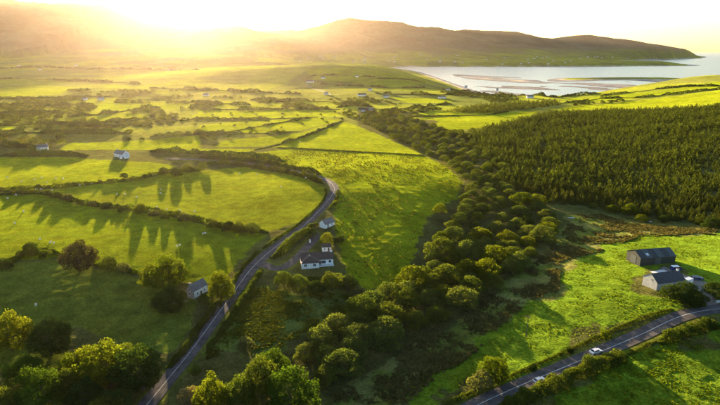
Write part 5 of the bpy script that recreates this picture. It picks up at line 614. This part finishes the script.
for k, (l, h, w, pts) in enumerate(HEDGES): hedge(l, h, w, pts, k)
# --- bushes grown out of the pasture hedges
for hi, wh in ((0, 'the hedge under the sheep pasture'), (1, 'the scrubby hedge above the streaked pasture'), (3, 'the hedge below the road bend'), (4, 'the rough hedge left of the copper tree'), (14, 'the tall hedge beside the farm road'), (16, 'the farm road hedge past the gap')):
    ln = smooth_line(HEDGES[hi][3], 1.0); i = 4
    while i < len(ln) - 2:
        w = RNG.uniform(2.6, 6.2) if hi < 10 else RNG.uniform(3.8, 6.4); x, y = ln[i] + RNG.normal(0, .5, 2); m = ['hedge', 'olive', 'dark', 'gold', 'pale'][int(RNG.choice(5, p=[.35, .25, .2, .12, .08]))]
        if abs(x) < .8 * y:
            o = link('bush', PROTO[('bush', m)][int(RNG.integers(4))][0]); o.location = (x, y, hz(x, y) - .1); o.rotation_euler.z = RNG.uniform(0, 6.28); o.scale = (w, w, w * RNG.uniform(.6, .95))
            tag(o, ('large ' if w > 5.2 else 'middling ' if w > 3.8 else 'small ') + {'hedge': 'green', 'olive': 'olive', 'dark': 'dark', 'gold': 'golden', 'pale': 'pale'}[m] + ' bush in ' + wh, 'bush', 'bushes in ' + wh)
        i += int(RNG.uniform(4, 13) if hi < 10 else RNG.uniform(2.5, 5))
# --- rushes and long grass in the wet fields
def tussocks(name, label, cols, n, dens_seed, hgt, wid, mat, per=4, thr=.5, ns=9):
    rng = np.random.default_rng(dens_seed); VV = []
    for c, l, poly in FIELDS:
        if c not in cols: continue
        P = np.array(poly); m = int(n)
        x = rng.uniform(P[:, 0].min(), P[:, 0].max(), m * 4); y = rng.uniform(max(P[:, 1].min(), 95), P[:, 1].max(), m * 4)
        ok = inside(x, y, poly) & (sstep(thr - .16, thr + .16, fbm(x / ns, y / (ns * 1.3), dens_seed, 3)) > rng.uniform(0, 1, m * 4)) & (np.abs(x) < .84 * y + 10) & (road_gap(x, y) > 2); x, y = x[ok][:m], y[ok][:m]
        z = height(x, y)
        for j in range(per):
            a = rng.uniform(0, 6.28, len(x)); s = wid * rng.uniform(.6, 1.4, len(x)); hh = hgt * rng.uniform(.55, 1.35, len(x)); c_, s_ = np.cos(a), np.sin(a)
            ox, oy = rng.normal(0, wid * .3, len(x)), rng.normal(0, wid * .3, len(x)); lx, ly = rng.normal(0, hgt * .3, len(x)), rng.normal(0, hgt * .3, len(x))
            q = np.stack([np.stack([x + ox - c_ * s * .32, y + oy - s_ * s * .32, z - .1], 1), np.stack([x + ox + c_ * s * .32, y + oy + s_ * s * .32, z - .1], 1),
                          np.stack([x + ox + c_ * s * .5 + lx, y + oy + s_ * s * .5 + ly, z + hh], 1), np.stack([x + ox - c_ * s * .45 + lx, y + oy - s_ * s * .45 + ly, z + hh * .85], 1)], 1)
            VV.append(q.reshape(-1, 3))
    V = np.concatenate(VV); return tag(link(name, mesh_np(name, V, np.arange(len(V)).reshape(-1, 4), mat)), label, kind='stuff')
tussocks('rushes', 'brown rush tussocks in the wet ground by the stream', ('rush',), 6500, 21, .55, .7, LEAF['rush'], 4, .48)
tussocks('long_grass', 'tufts of rough grass in the paddock', ('rough',), 3500, 22, .45, .6, LEAF['tussock'], 3, .50)
tussocks('pasture_tufts', 'dark rush tussocks dotted over the rounded pasture', ('knoll',), 3200, 23, .50, .7, LEAF['tussock'], 4, .44, 16)
tussocks('lush_tufts', 'tussocks of lush pasture grass', ('lush',), 9000, 24, .15, .40, LEAF['grass'], 2, .42, 6)
# ------------------------------------------------------------------ buildings
def window(parent, x, y, z, w, h, side, bars=1):
    """side: 'f' faces -y, 'b' +y, 'l' -x, 'r' +x; x,y is on the wall face, z the sill height"""
    e = MB(); t = .07; d0, d1 = -.02, .05
    for a0, a1, b0, b1 in [(-w/2, w/2, 0, t), (-w/2, w/2, h-t, h), (-w/2, -w/2+t, t, h-t), (w/2-t, w/2, t, h-t)] + [(-w/2 + w*(i+1)/(bars+1) - t/2, -w/2 + w*(i+1)/(bars+1) + t/2, t, h-t) for i in range(bars)]:
        e.box(a0, a1, -d1, -d0, b0, b1)
    rz = {'f': 0, 'b': math.pi, 'l': -math.pi/2, 'r': math.pi/2}[side]
    o = e.build('window', FRAMEW, parent); o.location = (x, y, z); o.rotation_euler.z = rz
    p = MB().box(-w/2+.02, w/2-.02, -.02, .06, .02, h-.02).build('pane', GLASS, o)
    MB().box(-w/2-.08, w/2+.08, -.14, .02, -.10, -.002).build('sill', CONCRETE, o)
    return o
def door(parent, x, y, z, w, h, side, mat=DOORM):
    rz = {'f': 0, 'b': math.pi, 'l': -math.pi/2, 'r': math.pi/2}[side]
    o = MB().box(-w/2, w/2, -.05, .04, 0, h).build('door', mat, parent); o.location = (x, y, z); o.rotation_euler.z = rz
    MB().box(w/2-.16, w/2-.08, -.10, -.051, 1.0, 1.12).build('handle', STEEL, o); return o
def gable_walls(L, W, H, R, z0=-1.2):
    """walls of a gabled house, long side along x"""
    b = MB(); x, y = L/2, W/2
    v = [(-x,-y,z0),(x,-y,z0),(x,y,z0),(-x,y,z0),(-x,-y,H),(x,-y,H),(x,y,H),(-x,y,H),(-x,0,H+R),(x,0,H+R)]
    return b.add(v, [(0,1,5,4),(2,3,7,6),(1,2,6,9,5),(3,0,4,8,7),(4,5,9,8),(6,7,8,9),(3,2,1,0)])
def gable_roof(L, W, H, R, ov=.35, end=.25, th=.16):
    b = MB(); x = L/2 + end; s = R / (W/2); y = W/2 + ov; zb = H - s * ov + .03; zt = H + R + .03
    for sg in (-1, 1):
        v = [(-x, sg*y, zb), (x, sg*y, zb), (x, 0, zt), (-x, 0, zt)]; v += [(a, c, d + th) for a, c, d in v]
        f = [(0,1,2,3),(7,6,5,4),(0,4,5,1),(1,5,6,2),(3,7,4,0),(2,6,7,3)]
        b.add(v, f if sg > 0 else [q[::-1] for q in f])
    return b
def chimney(parent, x, y, z, mat, w=.8, d=.6, h=1.3):
    o = MB().box(-w/2, w/2, -d/2, d/2, -1.4, h).build('chimney', mat, parent); o.location = (x, y, z)
    c = MB().box(-w/2-.07, w/2+.07, -d/2-.07, d/2+.07, h-.15, h+.003)
    for k in (-.18, .18): c.tube([(k, 0, h), (k, 0, h+.35)], [.11, .10], 8)
    c.build('chimney_pot', BROWNTILE, parent).location = (x, y, z); return o
def place(name, key, label, cat, rz, dz=0.0):
    x, y = BLD[key]; return tag(empty(name, (x, y, hz(x, y) + dz), math.radians(rz)), label, cat)

# white bungalow
e = place('bungalow', 'bungalow', 'white L-shaped bungalow with a dark brown roof beside the drive', 'house', 10, .2)
w = gable_walls(15.5, 7.0, 2.7, 2.3).build('wall', WHITE, e); w.location = (0, 1.5, 0)
wing = MB(); x0, x1, y0 = -7.75, .6, -5.2
wing.add([(x0,y0,-1.2),(x1,y0,-1.2),(x1,-1.9,-1.2),(x0,-1.9,-1.2),(x0,y0,2.7),(x1,y0,2.7),(x1,-1.9,2.7),(x0,-1.9,2.7)], [(0,1,5,4),(1,2,6,5),(3,0,4,7),(4,5,6,7)])
wing.build('wing_wall', WHITE, e)
rf = gable_roof(15.5, 7.0, 2.7, 2.3).build('roof', BROWNTILE, e); rf.location = (0, 1.5, 0)
xm = (x0+x1)/2; hp = MB(); o_ = .35; zr = 4.98
hv = [(x0-o_,y0-o_,2.6),(x1+o_,y0-o_,2.6),(xm,y0+3.2,zr),(xm,1.4,zr),(x0-o_,-.2,2.6),(x1+o_,-.2,2.6)]
hp.add(hv, [(0,1,2),(1,5,3,2),(4,0,2,3)]); hp.add([(a,b_,c-.14) for a,b_,c in hv[:2]] + hv[:2] + [(x1+o_,-.2,2.46),(x1+o_,-.2,2.6),(x0-o_,-.2,2.46),(x0-o_,-.2,2.6)], [(0,1,3,2),(1,4,5,3),(6,0,2,7),(0,6,4,1)])
hp.build('hip_roof', BROWNTILE, e)
chimney(rf, 7.2, 0, 4.9, WHITE, 1.0, .7, 1.1)
for wx in (-5.9, -1.6): window(e, wx, y0, .75, 1.3, 1.3, 'f')
window(e, 3.0, -2.0, .5, 2.2, 1.6, 'f', 2); window(e, 6.2, -2.0, .75, 1.3, 1.3, 'f'); door(e, 1.3, -2.0, 0, 1.0, 2.1, 'f')
window(e, 7.75, 1.2, .75, 1.2, 1.2, 'r'); MB().box(.75, 7.9, -4.1, -2.05, -1.0, .02).build('patio', CONCRETE, e)
# its shed
e = place('shed', 'shed', 'small white shed with a dark roof behind the bungalow', 'shed', 8)
gable_walls(4.6, 3.6, 2.3, 1.2).build('wall', WHITE, e); gable_roof(4.6, 3.6, 2.3, 1.2, .2, .15).build('roof', BROWNTILE, e)
window(e, -1.0, -1.8, .9, .9, .8, 'f'); door(e, 1.0, -1.8, 0, .9, 1.95, 'f')
# grey-roofed outbuilding up the drive
e = place('outbuilding', 'garage', 'grey-roofed outbuilding with a white gable at the head of the drive', 'building', 48)
gable_walls(7.4, 4.8, 2.4, 2.0).build('wall', WHITE, e); gable_roof(7.4, 4.8, 2.4, 2.0).build('roof', OLDSLATE, e)
door(e, -1.5, -2.4, 0, 1.0, 2.0, 'f'); window(e, 1.8, -2.4, .8, 1.0, 1.0, 'f'); window(e, 3.7, .0, .9, .8, .9, 'r')
e = tag(empty('gate_pier', (BLD['shed'][0] - 9.5, BLD['shed'][1] + 10, hz(BLD['shed'][0] - 9.5, BLD['shed'][1] + 10))), 'white gate pier at the head of the bungalow drive', 'gate pier')
MB().box(-.35, .35, -.35, .35, -.3, 1.7).build('shaft', WHITE, e); MB().add([(-.45,-.45,1.7),(.45,-.45,1.7),(.45,.45,1.7),(-.45,.45,1.7),(0,0,2.1)], [(3,2,1,0),(0,1,4),(1,2,4),(2,3,4),(3,0,4)]).build('cap', CONCRETE, e)
# stone cottage
e = place('stone_cottage', 'cottage', 'old stone cottage with a grey slate roof among trees by the road', 'house', 62, .3); e.scale = (.8, .8, .85)
gable_walls(10.0, 5.6, 3.6, 3.0).build('wall', STONE, e); rf = gable_roof(10.0, 5.6, 3.6, 3.0, .15, .05).build('roof', OLDSLATE, e)
MB().box(-4.9, 4.9, -2.86, -2.802, 0, 3.45).build('limewash', WHITE, e)
chimney(rf, -4.5, 0, 6.4, STONE, 1.0, 1.5, 1.2)
for wx in (-2.6, 2.6): window(e, wx, -2.86, 1.0, 1.0, 1.3, 'f')
door(e, 0, -2.86, 0, 1.0, 2.1, 'f')
window(e, -5.0, .2, 3.3, .9, 1.2, 'l', 0); window(e, -5.0, .5, .9, 1.0, 1.3, 'l', 0)
cx, cy = BLD['cottage']; e = tag(empty('stone_wall', (cx - 6, cy - 7, hz(cx - 6, cy - 7)), .25), 'low grey stone wall in front of the old cottage', 'wall')
rg_ = np.random.default_rng(5); x = -4.0
st = [MB().box(-.3, .3, -.25, .25, -.2, .2).mesh('stone', STONE) for k in range(3)]
for row in range(4):
    x = -4 + .25 * (row % 2)
    while x < 3.8:
        s = rg_.uniform(.7, 1.1); o = link('stone', st[row % 3], e); o.location = (x, rg_.normal(0, .03), .05 + row * .37); o.scale = (s, rg_.uniform(.85, 1.1), .88); o.rotation_euler.z = rg_.normal(0, .05); x += .58 * s + .05
# white farmhouse on the plain
e = place('farmhouse', 'plain_house', 'white farmhouse with a grey roof beyond the sheep pasture', 'house', -32)
gable_walls(14, 7.5, 3.2, 3.0).build('wall', WHITE, e); rf = gable_roof(14, 7.5, 3.2, 3.0).build('roof', OLDSLATE, e)
for cx_ in (-6.4, 6.4): chimney(rf, cx_, 0, 6.0, WHITE, 1, .7, 1.0)
for wx in (-5, -1.7, 5): window(e, wx, -3.75, .8, 1.1, 1.3, 'f')
door(e, 1.7, -3.75, 0, 1.1, 2.1, 'f'); window(e, 7.0, 0, 3.2, 1.0, 1.2, 'r')
x, y = BLD['plain_house']; e = tag(empty('outbuilding', (x + 6.5, y - 9, hz(x + 6.5, y - 9)), .3), 'low white outbuilding in front of the farmhouse on the plain', 'building')
gable_walls(8, 4, 2.2, 1.2).build('wall', WHITE, e); gable_roof(8, 4, 2.2, 1.2, .2, .1).build('roof', CONCRETE, e); door(e, -1, -2, 0, 1.2, 1.9, 'f')
# black barn
e = place('barn', 'barn', 'long black sheet-metal barn with one pale skylight behind the farmhouse', 'barn', 9); e.scale = (.93, .93, .93)
L_, W_, H_, R_ = 19.0, 10.0, 4.2, 2.4
gable_walls(L_, W_, H_, R_).build('wall', BARNSHEET, e)
for sg in (-1, 1):
    for k in range(6):
        xa = -L_/2 - .2 + k * (L_ + .4) / 6; xb = xa + (L_ + .4) / 6 - .05; s = R_ / (W_/2); y0_, y1_ = W_/2 + .3, .02; lift = .04 + .035 * (k % 2)
        v = [(xa, sg*y0_, H_ - .3*s + lift), (xb, sg*y0_, H_ - .3*s + lift), (xb, sg*y1_, H_ + R_ + lift), (xa, sg*y1_, H_ + R_ + lift)]; v += [(a_, b_, c_ + .06) for a_, b_, c_ in v]
        f = [(0,1,2,3),(7,6,5,4),(0,4,5,1),(1,5,6,2),(3,7,4,0),(2,6,7,3)]
        MB().add(v, f if sg > 0 else [q[::-1] for q in f]).build('roof_panel', BARNROOF if k % 2 else BARNSHEET, e)
        if sg == -1 and k == 1:
            v2 = [(xa+.9, -3.9, 0), (xb-.9, -3.9, 0), (xb-.9, -2.6, 0), (xa+.9, -2.6, 0)]; v2 = [(a_, b_, H_ + R_ * (1 - abs(b_) / (W_/2)) + lift + .075) for a_, b_, _ in v2]
            MB().add(v2 + [(a_, b_, c_ + .04) for a_, b_, c_ in v2], [(4,5,6,7),(0,1,5,4),(1,2,6,5),(2,3,7,6),(3,0,4,7)]).build('skylight', SKYLIGHT, e)
for k in range(5): MB().box(-L_/2 + 1 + k*3.5, -L_/2 + 4.2 + k*3.5, -W_/2 - .05, -W_/2 - .003, 0, H_ - .5).build('wall_panel', BARNROOF if k == 2 else BARNSHEET, e)
MB().box(-L_/2 - .06, -L_/2 - .003, -2, 2, 0, 3.8).build('sliding_door', BARNROOF, e)
# grey farmhouse
e = place('farmhouse', 'farmhouse', 'grey farmhouse with a pale gable and dark slate roof by the farm road', 'house', 14); e.scale = (.93, .93, .93)
gable_walls(14.5, 8.0, 3.4, 2.8).build('wall', GREYWALL, e); rf = gable_roof(14.5, 8.0, 3.4, 2.8, .3, .1).build('roof', SLATE, e)
chimney(rf, 6.4, 0, 6.1, WHITE, 1.0, .7, 1.2)
for wx in (-4.5, -1.2, 4.0): window(e, wx, -4.0, .9, 1.2, 1.3, 'f')
door(e, 1.6, -4.0, 0, 1.0, 2.1, 'f'); window(e, -7.25, -.8, 3.2, .8, 1.0, 'l')
MB().box(7.27, 10.2, -3.2, 2.5, -1, 2.6).build('annexe_wall', WHITE, e)
MB().box(7.27, 10.4, -3.4, 2.7, 2.603, 2.75).build('annexe_roof', CONCRETE, e)
x, y = FARM_ROAD[7]; q = smooth_line(FARM_ROAD[6:], 1.0)
e = tag(empty('roadside_wall', (0, 0, 0)), 'low pale wall along the farm road at the right edge', 'wall')
wl = MB(); d = np.gradient(q, axis=0); d /= np.linalg.norm(d, axis=1)[:, None]; P = q + np.stack([-d[:, 1], d[:, 0]], 1) * 4.4
sel = [i for i in range(len(P)) if P[i][0] > 133]
for a_, b_ in zip(sel[:-1:3], sel[3::3]):
    m_ = (P[a_] + P[b_]) / 2; L2 = float(np.linalg.norm(P[b_] - P[a_])); o = MB().box(-L2/2 + .01, L2/2 - .01, -.2, .2, -.5, .75).build('wall_panel', GREYWALL, e)
    MB().box(-L2/2 + .01, L2/2 - .01, -.26, .26, .752, .86).build('coping', CONCRETE, o)
    o.location = (m_[0], m_[1], hz(m_[0], m_[1])); o.rotation_euler.z = math.atan2(P[b_][1] - P[a_][1], P[b_][0] - P[a_][0])
# far houses and the village across the water
def far_house(name, label, x, y, L, rz, group=None, roofm=OLDSLATE, H=3.0):
    e = tag(empty(name, (x, y, hz(x, y)), rz), label, 'house', group); W = min(L * .55, 8)
    gable_walls(L, W, H, W * .4, -2.5).build('wall', WHITE, e); gable_roof(L, W, H, W * .4).build('roof', roofm, e)
    return e
FW = {}
for x, y, L0, l in FARHOUSES:
    e = far_house('house', l, x, y, L0, RNG.uniform(-.5, .5), None, SLATE if L0 > 16 else OLDSLATE, 3.4)
    if y < 1600:
        W = min(L0 * .55, 8); chimney(e.children[1], L0/2 - .8, 0, 3.4 + W * .4, WHITE)
        for k in range(3): window(e, -L0/3 + k * L0/3, -W/2, .9, 1.1, 1.2, 'f')
vw = gable_walls(13, 8, 4.5, 3, -3).mesh('wall', WHITE); vr = gable_roof(13, 8, 4.5, 3).mesh('roof', OLDSLATE)
for k, (x, y) in enumerate(VILLAGE):
    e = tag(empty('house', (x, y, hz(x, y)), RNG.uniform(-.6, .6), (1.2,) * 3), 'tiny white house of the village scattered on the far shore slopes', 'house', 'village houses on the far shore')
    link('wall', vw, e); link('roof', vr, e)

# ------------------------------------------------------------------ vehicles, pole, boulder
def wheel(parent, x, y, r=.33):
    o = MB().tube([(x, y - .11, r), (x, y + .11, r)], [r, r], 14).build('wheel', RUBBER, parent)
    MB().tube([(x, y - .125, r), (x, y + .125, r)], [r * .6, r * .6], 10).build('rim', STEEL, o); return o
def car(name, label, x, y, z, rz, paint):
    e = tag(empty(name, (x, y, z), rz), label, 'car')
    prof = [(-2.1, .28), (2.1, .28), (2.15, .6), (2.0, .82), (1.0, .95), (-1.75, 1.0), (-2.1, .9), (-2.18, .55)]
    b = MB().prism(prof, -.86, .86).build('body', paint, e)
    cab = [(-1.85, .99), (1.05, .94), (.45, 1.42), (-1.25, 1.45)]
    MB().add([(a, -.80 if c < 1.2 else -.66, c) for a, c in cab] + [(a, .80 if c < 1.2 else .66, c) for a, c in cab], [(0,1,2,3),(7,6,5,4),(0,4,5,1),(1,5,6,2),(2,6,7,3),(3,7,4,0)]).build('cabin', paint, e)
    for sg in (-1, 1):
        w = [(-1.45, 1.06), (.72, 1.03), (.36, 1.36), (-1.12, 1.38)]
        f = lambda c: sg * (.80 - (c - .96) / .47 * .14 + .012)
        MB().add([(a, f(c), c) for a, c in w], [(0,1,2,3)]).build('side_window', GLASS, e)
        for wx in (-1.3, 1.3): wheel(e, wx, sg * .80)
        MB().box(2.06, 2.17, sg*.62-.16, sg*.62+.16, .58, .74).build('headlight', LAMPGL, e)
    MB().add([(1.0, -.70, 1.0), (1.0, .70, 1.0), (.50, .60, 1.40), (.50, -.60, 1.40)], [(0,1,2,3)]).build('windscreen', GLASS, e).location = (.035, 0, .02)
    MB().add([(-1.78, -.66, 1.06), (-1.78, .66, 1.06), (-1.32, .58, 1.42), (-1.32, -.58, 1.42)], [(3,2,1,0)]).build('rear_window', GLASS, e).location = (-.03, 0, .01)
    return e
def on_road(ln, key, off):
    p = np.array(BLD[key]); i = int(np.argmin(((ln - p) ** 2).sum(1))); d = ln[min(i+1, len(ln)-1)] - ln[i-1]; d /= np.linalg.norm(d)
    q = ln[i] + np.array((d[1], -d[0])) * off; return q[0], q[1], hz(*q) + .06, math.atan2(d[1], d[0])
car('car', 'white car driving along the farm road beside the tall hedge', *on_road(l2, 'roadcar', -.4), CARWHITE)
car('car', 'silver car half hidden by the tall hedge lower on the farm road', *on_road(l2, 'parkedcar', 1.7), CARGREY)
x, y = BLD['bluecar']; car('car', 'dark blue car parked in the farmyard', x, y, hz(x, y) + .16, -.15, CARBLUE)
x, y = BLD['caravan']; e = tag(empty('van', (x, y, hz(x, y) + .16), .1), 'white-roofed dark van parked beside the black barn', 'van')
MB().prism([(-2.3, .35), (2.3, .35), (2.35, .9), (1.7, 1.15), (1.2, 1.85), (-2.2, 1.9), (-2.35, 1.0)], -.92, .92).build('body', CARBLUE, e)
MB().prism([(1.1, 1.86), (-2.15, 1.91), (-2.1, 2.05), (.9, 2.02)], -.88, .88).build('roof', CARWHITE, e)
MB().add([(1.74, -.8, 1.18), (1.74, .8, 1.18), (1.27, .74, 1.80), (1.27, -.74, 1.80)], [(0,1,2,3)]).build('windscreen', GLASS, e).location = (.02, 0, .01)
for sg in (-1, 1):
    MB().box(.0, 1.15, sg*.925-.008, sg*.925+.008, 1.2, 1.7).build('side_window', GLASS, e)
    for wx in (-1.4, 1.45): wheel(e, wx, sg * .86, .36)
x, y = BLD['trailer']; e = tag(empty('trailer', (x, y, hz(x, y) + .16), .5), 'white box trailer at the gable of the grey farmhouse', 'trailer')
MB().box(-1.9, 1.9, -1.0, 1.0, .6, 2.3).build('box_body', CARWHITE, e); MB().tube([(1.9, 0, .7), (3.0, 0, .65)], [.06, .05], 6).build('drawbar', STEEL, e)
for sg in (-1, 1): wheel(e, 0, sg * .9, .34)
x, y = BLD['pole']; e = tag(empty('utility_pole', (x, y, hz(x, y))), 'lone wooden utility pole in the tussocky pasture', 'utility pole')
MB().tube([(0, 0, -.5), (0, 0, 8.6)], [.15, .10], 8).build('shaft', POLEW, e); MB().box(-.9, .9, -.06, .06, 8.0, 8.15).build('crossarm', POLEW, e)
for k in (-.8, 0, .8): MB().tube([(k, 0, 8.15), (k, 0, 8.4)], [.05, .04], 6).build('insulator', LAMPGL, e)

# ------------------------------------------------------------------ sheep and cattle
def skin_body(name, V, E, R, mat, root):
    me = bpy.data.meshes.new(name); me.from_pydata(V, E, []); o = bpy.data.objects.new(name, me); COL.objects.link(o)
    me.materials.append(mat)
    m = o.modifiers.new('skin', 'SKIN'); sk = me.skin_vertices[0].data if me.skin_vertices else None
    if sk is None:
        bpy.context.view_layer.objects.active = o; o.select_set(True); bpy.context.view_layer.update()
        import bmesh
        bm = bmesh.new(); bm.from_mesh(me); bm.verts.layers.skin.verify(); bm.to_mesh(me); bm.free(); sk = me.skin_vertices[0].data
    for i, r in enumerate(R): sk[i].radius = (r, r) if not isinstance(r, tuple) else r; sk[i].use_root = (i == root)
    s = o.modifiers.new('sub', 'SUBSURF'); s.levels = 1; s.render_levels = 1
    dg = bpy.context.evaluated_depsgraph_get(); out = bpy.data.meshes.new_from_object(o.evaluated_get(dg)); out.name = name
    bpy.data.objects.remove(o)
    if not out.materials: out.materials.append(mat)
    return out
def quad_animal(L, H, b, head, mat, name):
    """body along x, head towards +x; head = (dx, dz) of the muzzle from the withers"""
    x = L / 2; zb = H - b; l = .09 * H; k = .55 * zb
    V = [(0, 0, zb), (x * .7, 0, zb + .02), (-x * .7, 0, zb + .02), (-x, 0, zb + .05), (x + head[0] * .5, 0, zb + head[1] * .5 + .08), (x + head[0], 0, zb + head[1])]
    E = [(0, 1), (0, 2), (2, 3), (1, 4), (4, 5)]; R = [b * 1.05, b * .92, b * .95, b * .45, b * .48, b * .26]
    for sx, sg in ((1, 1), (1, -1), (-1, 1), (-1, -1)):
        i = len(V); hx = sx * x * .62; y = sg * b * .55
        V += [(hx, y, zb - b * .55), (hx + (.03 if sx > 0 else .07) * H, y, k * .62), (hx + (0 if sx > 0 else -.02) * H, y, .03)]
        E += [(1 if sx > 0 else 2, i), (i, i + 1), (i + 1, i + 2)]; R += [l * 1.3, l * .8, l * .62]
    return skin_body(name, V, E, R, mat, 0)
SH = [quad_animal(1.15, .95, .30, hd, WOOL, 'sheep') for hd in ((.40, .12), (.38, -.40), (.36, -.42))]
PLC = [(200, 'white sheep grazing'), (0, '')]
for x, y, k in SHEEP:
    o = link('sheep', SH[k]); o.location = (x, y, hz(x, y)); o.rotation_euler.z = RNG.uniform(0, 6.28); o.scale = (1.2,) * 3
    f = [l for c, l, p in FIELDS if inside(np.array([x]), np.array([y]), p)[0]]
    wh = ('the bright pasture below the white farmhouse' if 'farmhouse' in f[0] else 'the wedge field inside the road bend' if 'wedge' in f[0] else 'the streaked pasture above the copper tree' if 'streaked' in f[0] else 'the shaded pasture beside the cottage' if 'shaded' in f[0] else 'the crest pasture') if f else 'the hedge foot'
    tag(o, ('white sheep standing with head up on ' if k == 0 else 'white sheep grazing head down on ') + wh, 'sheep', 'sheep on ' + wh)
CO = [quad_animal(2.0, 1.45, .42, hd, COWHIDE, 'cow') for hd in ((.7, .25), (.65, -.55), (.6, -.6))]
for x, y, k in CATTLE:
    o = link('cow', CO[k]); o.location = (x, y, hz(x, y)); o.rotation_euler.z = RNG.uniform(0, 6.28); tag(o, 'dark cow grazing on the bright field at the plantation edge', 'cow', 'cattle at the plantation edge')
# ------------------------------------------------------------------ haze
b = MB().box(-31500, 31500, -31500, 31500, -48, 830); hm, t_, out_, N_, Lk_ = nodes('haze_air')
pv = N_('ShaderNodeVolumePrincipled'); pv.inputs['Color'].default_value = (1.0, .80, .66, 1); pv.inputs['Density'].default_value = 9e-6
pv.inputs['Anisotropy'].default_value = .74; Lk_(pv.outputs[0], out_.inputs['Volume'])
tag(b.build('haze', hm), 'thin golden evening haze over the whole valley', kind='stuff')
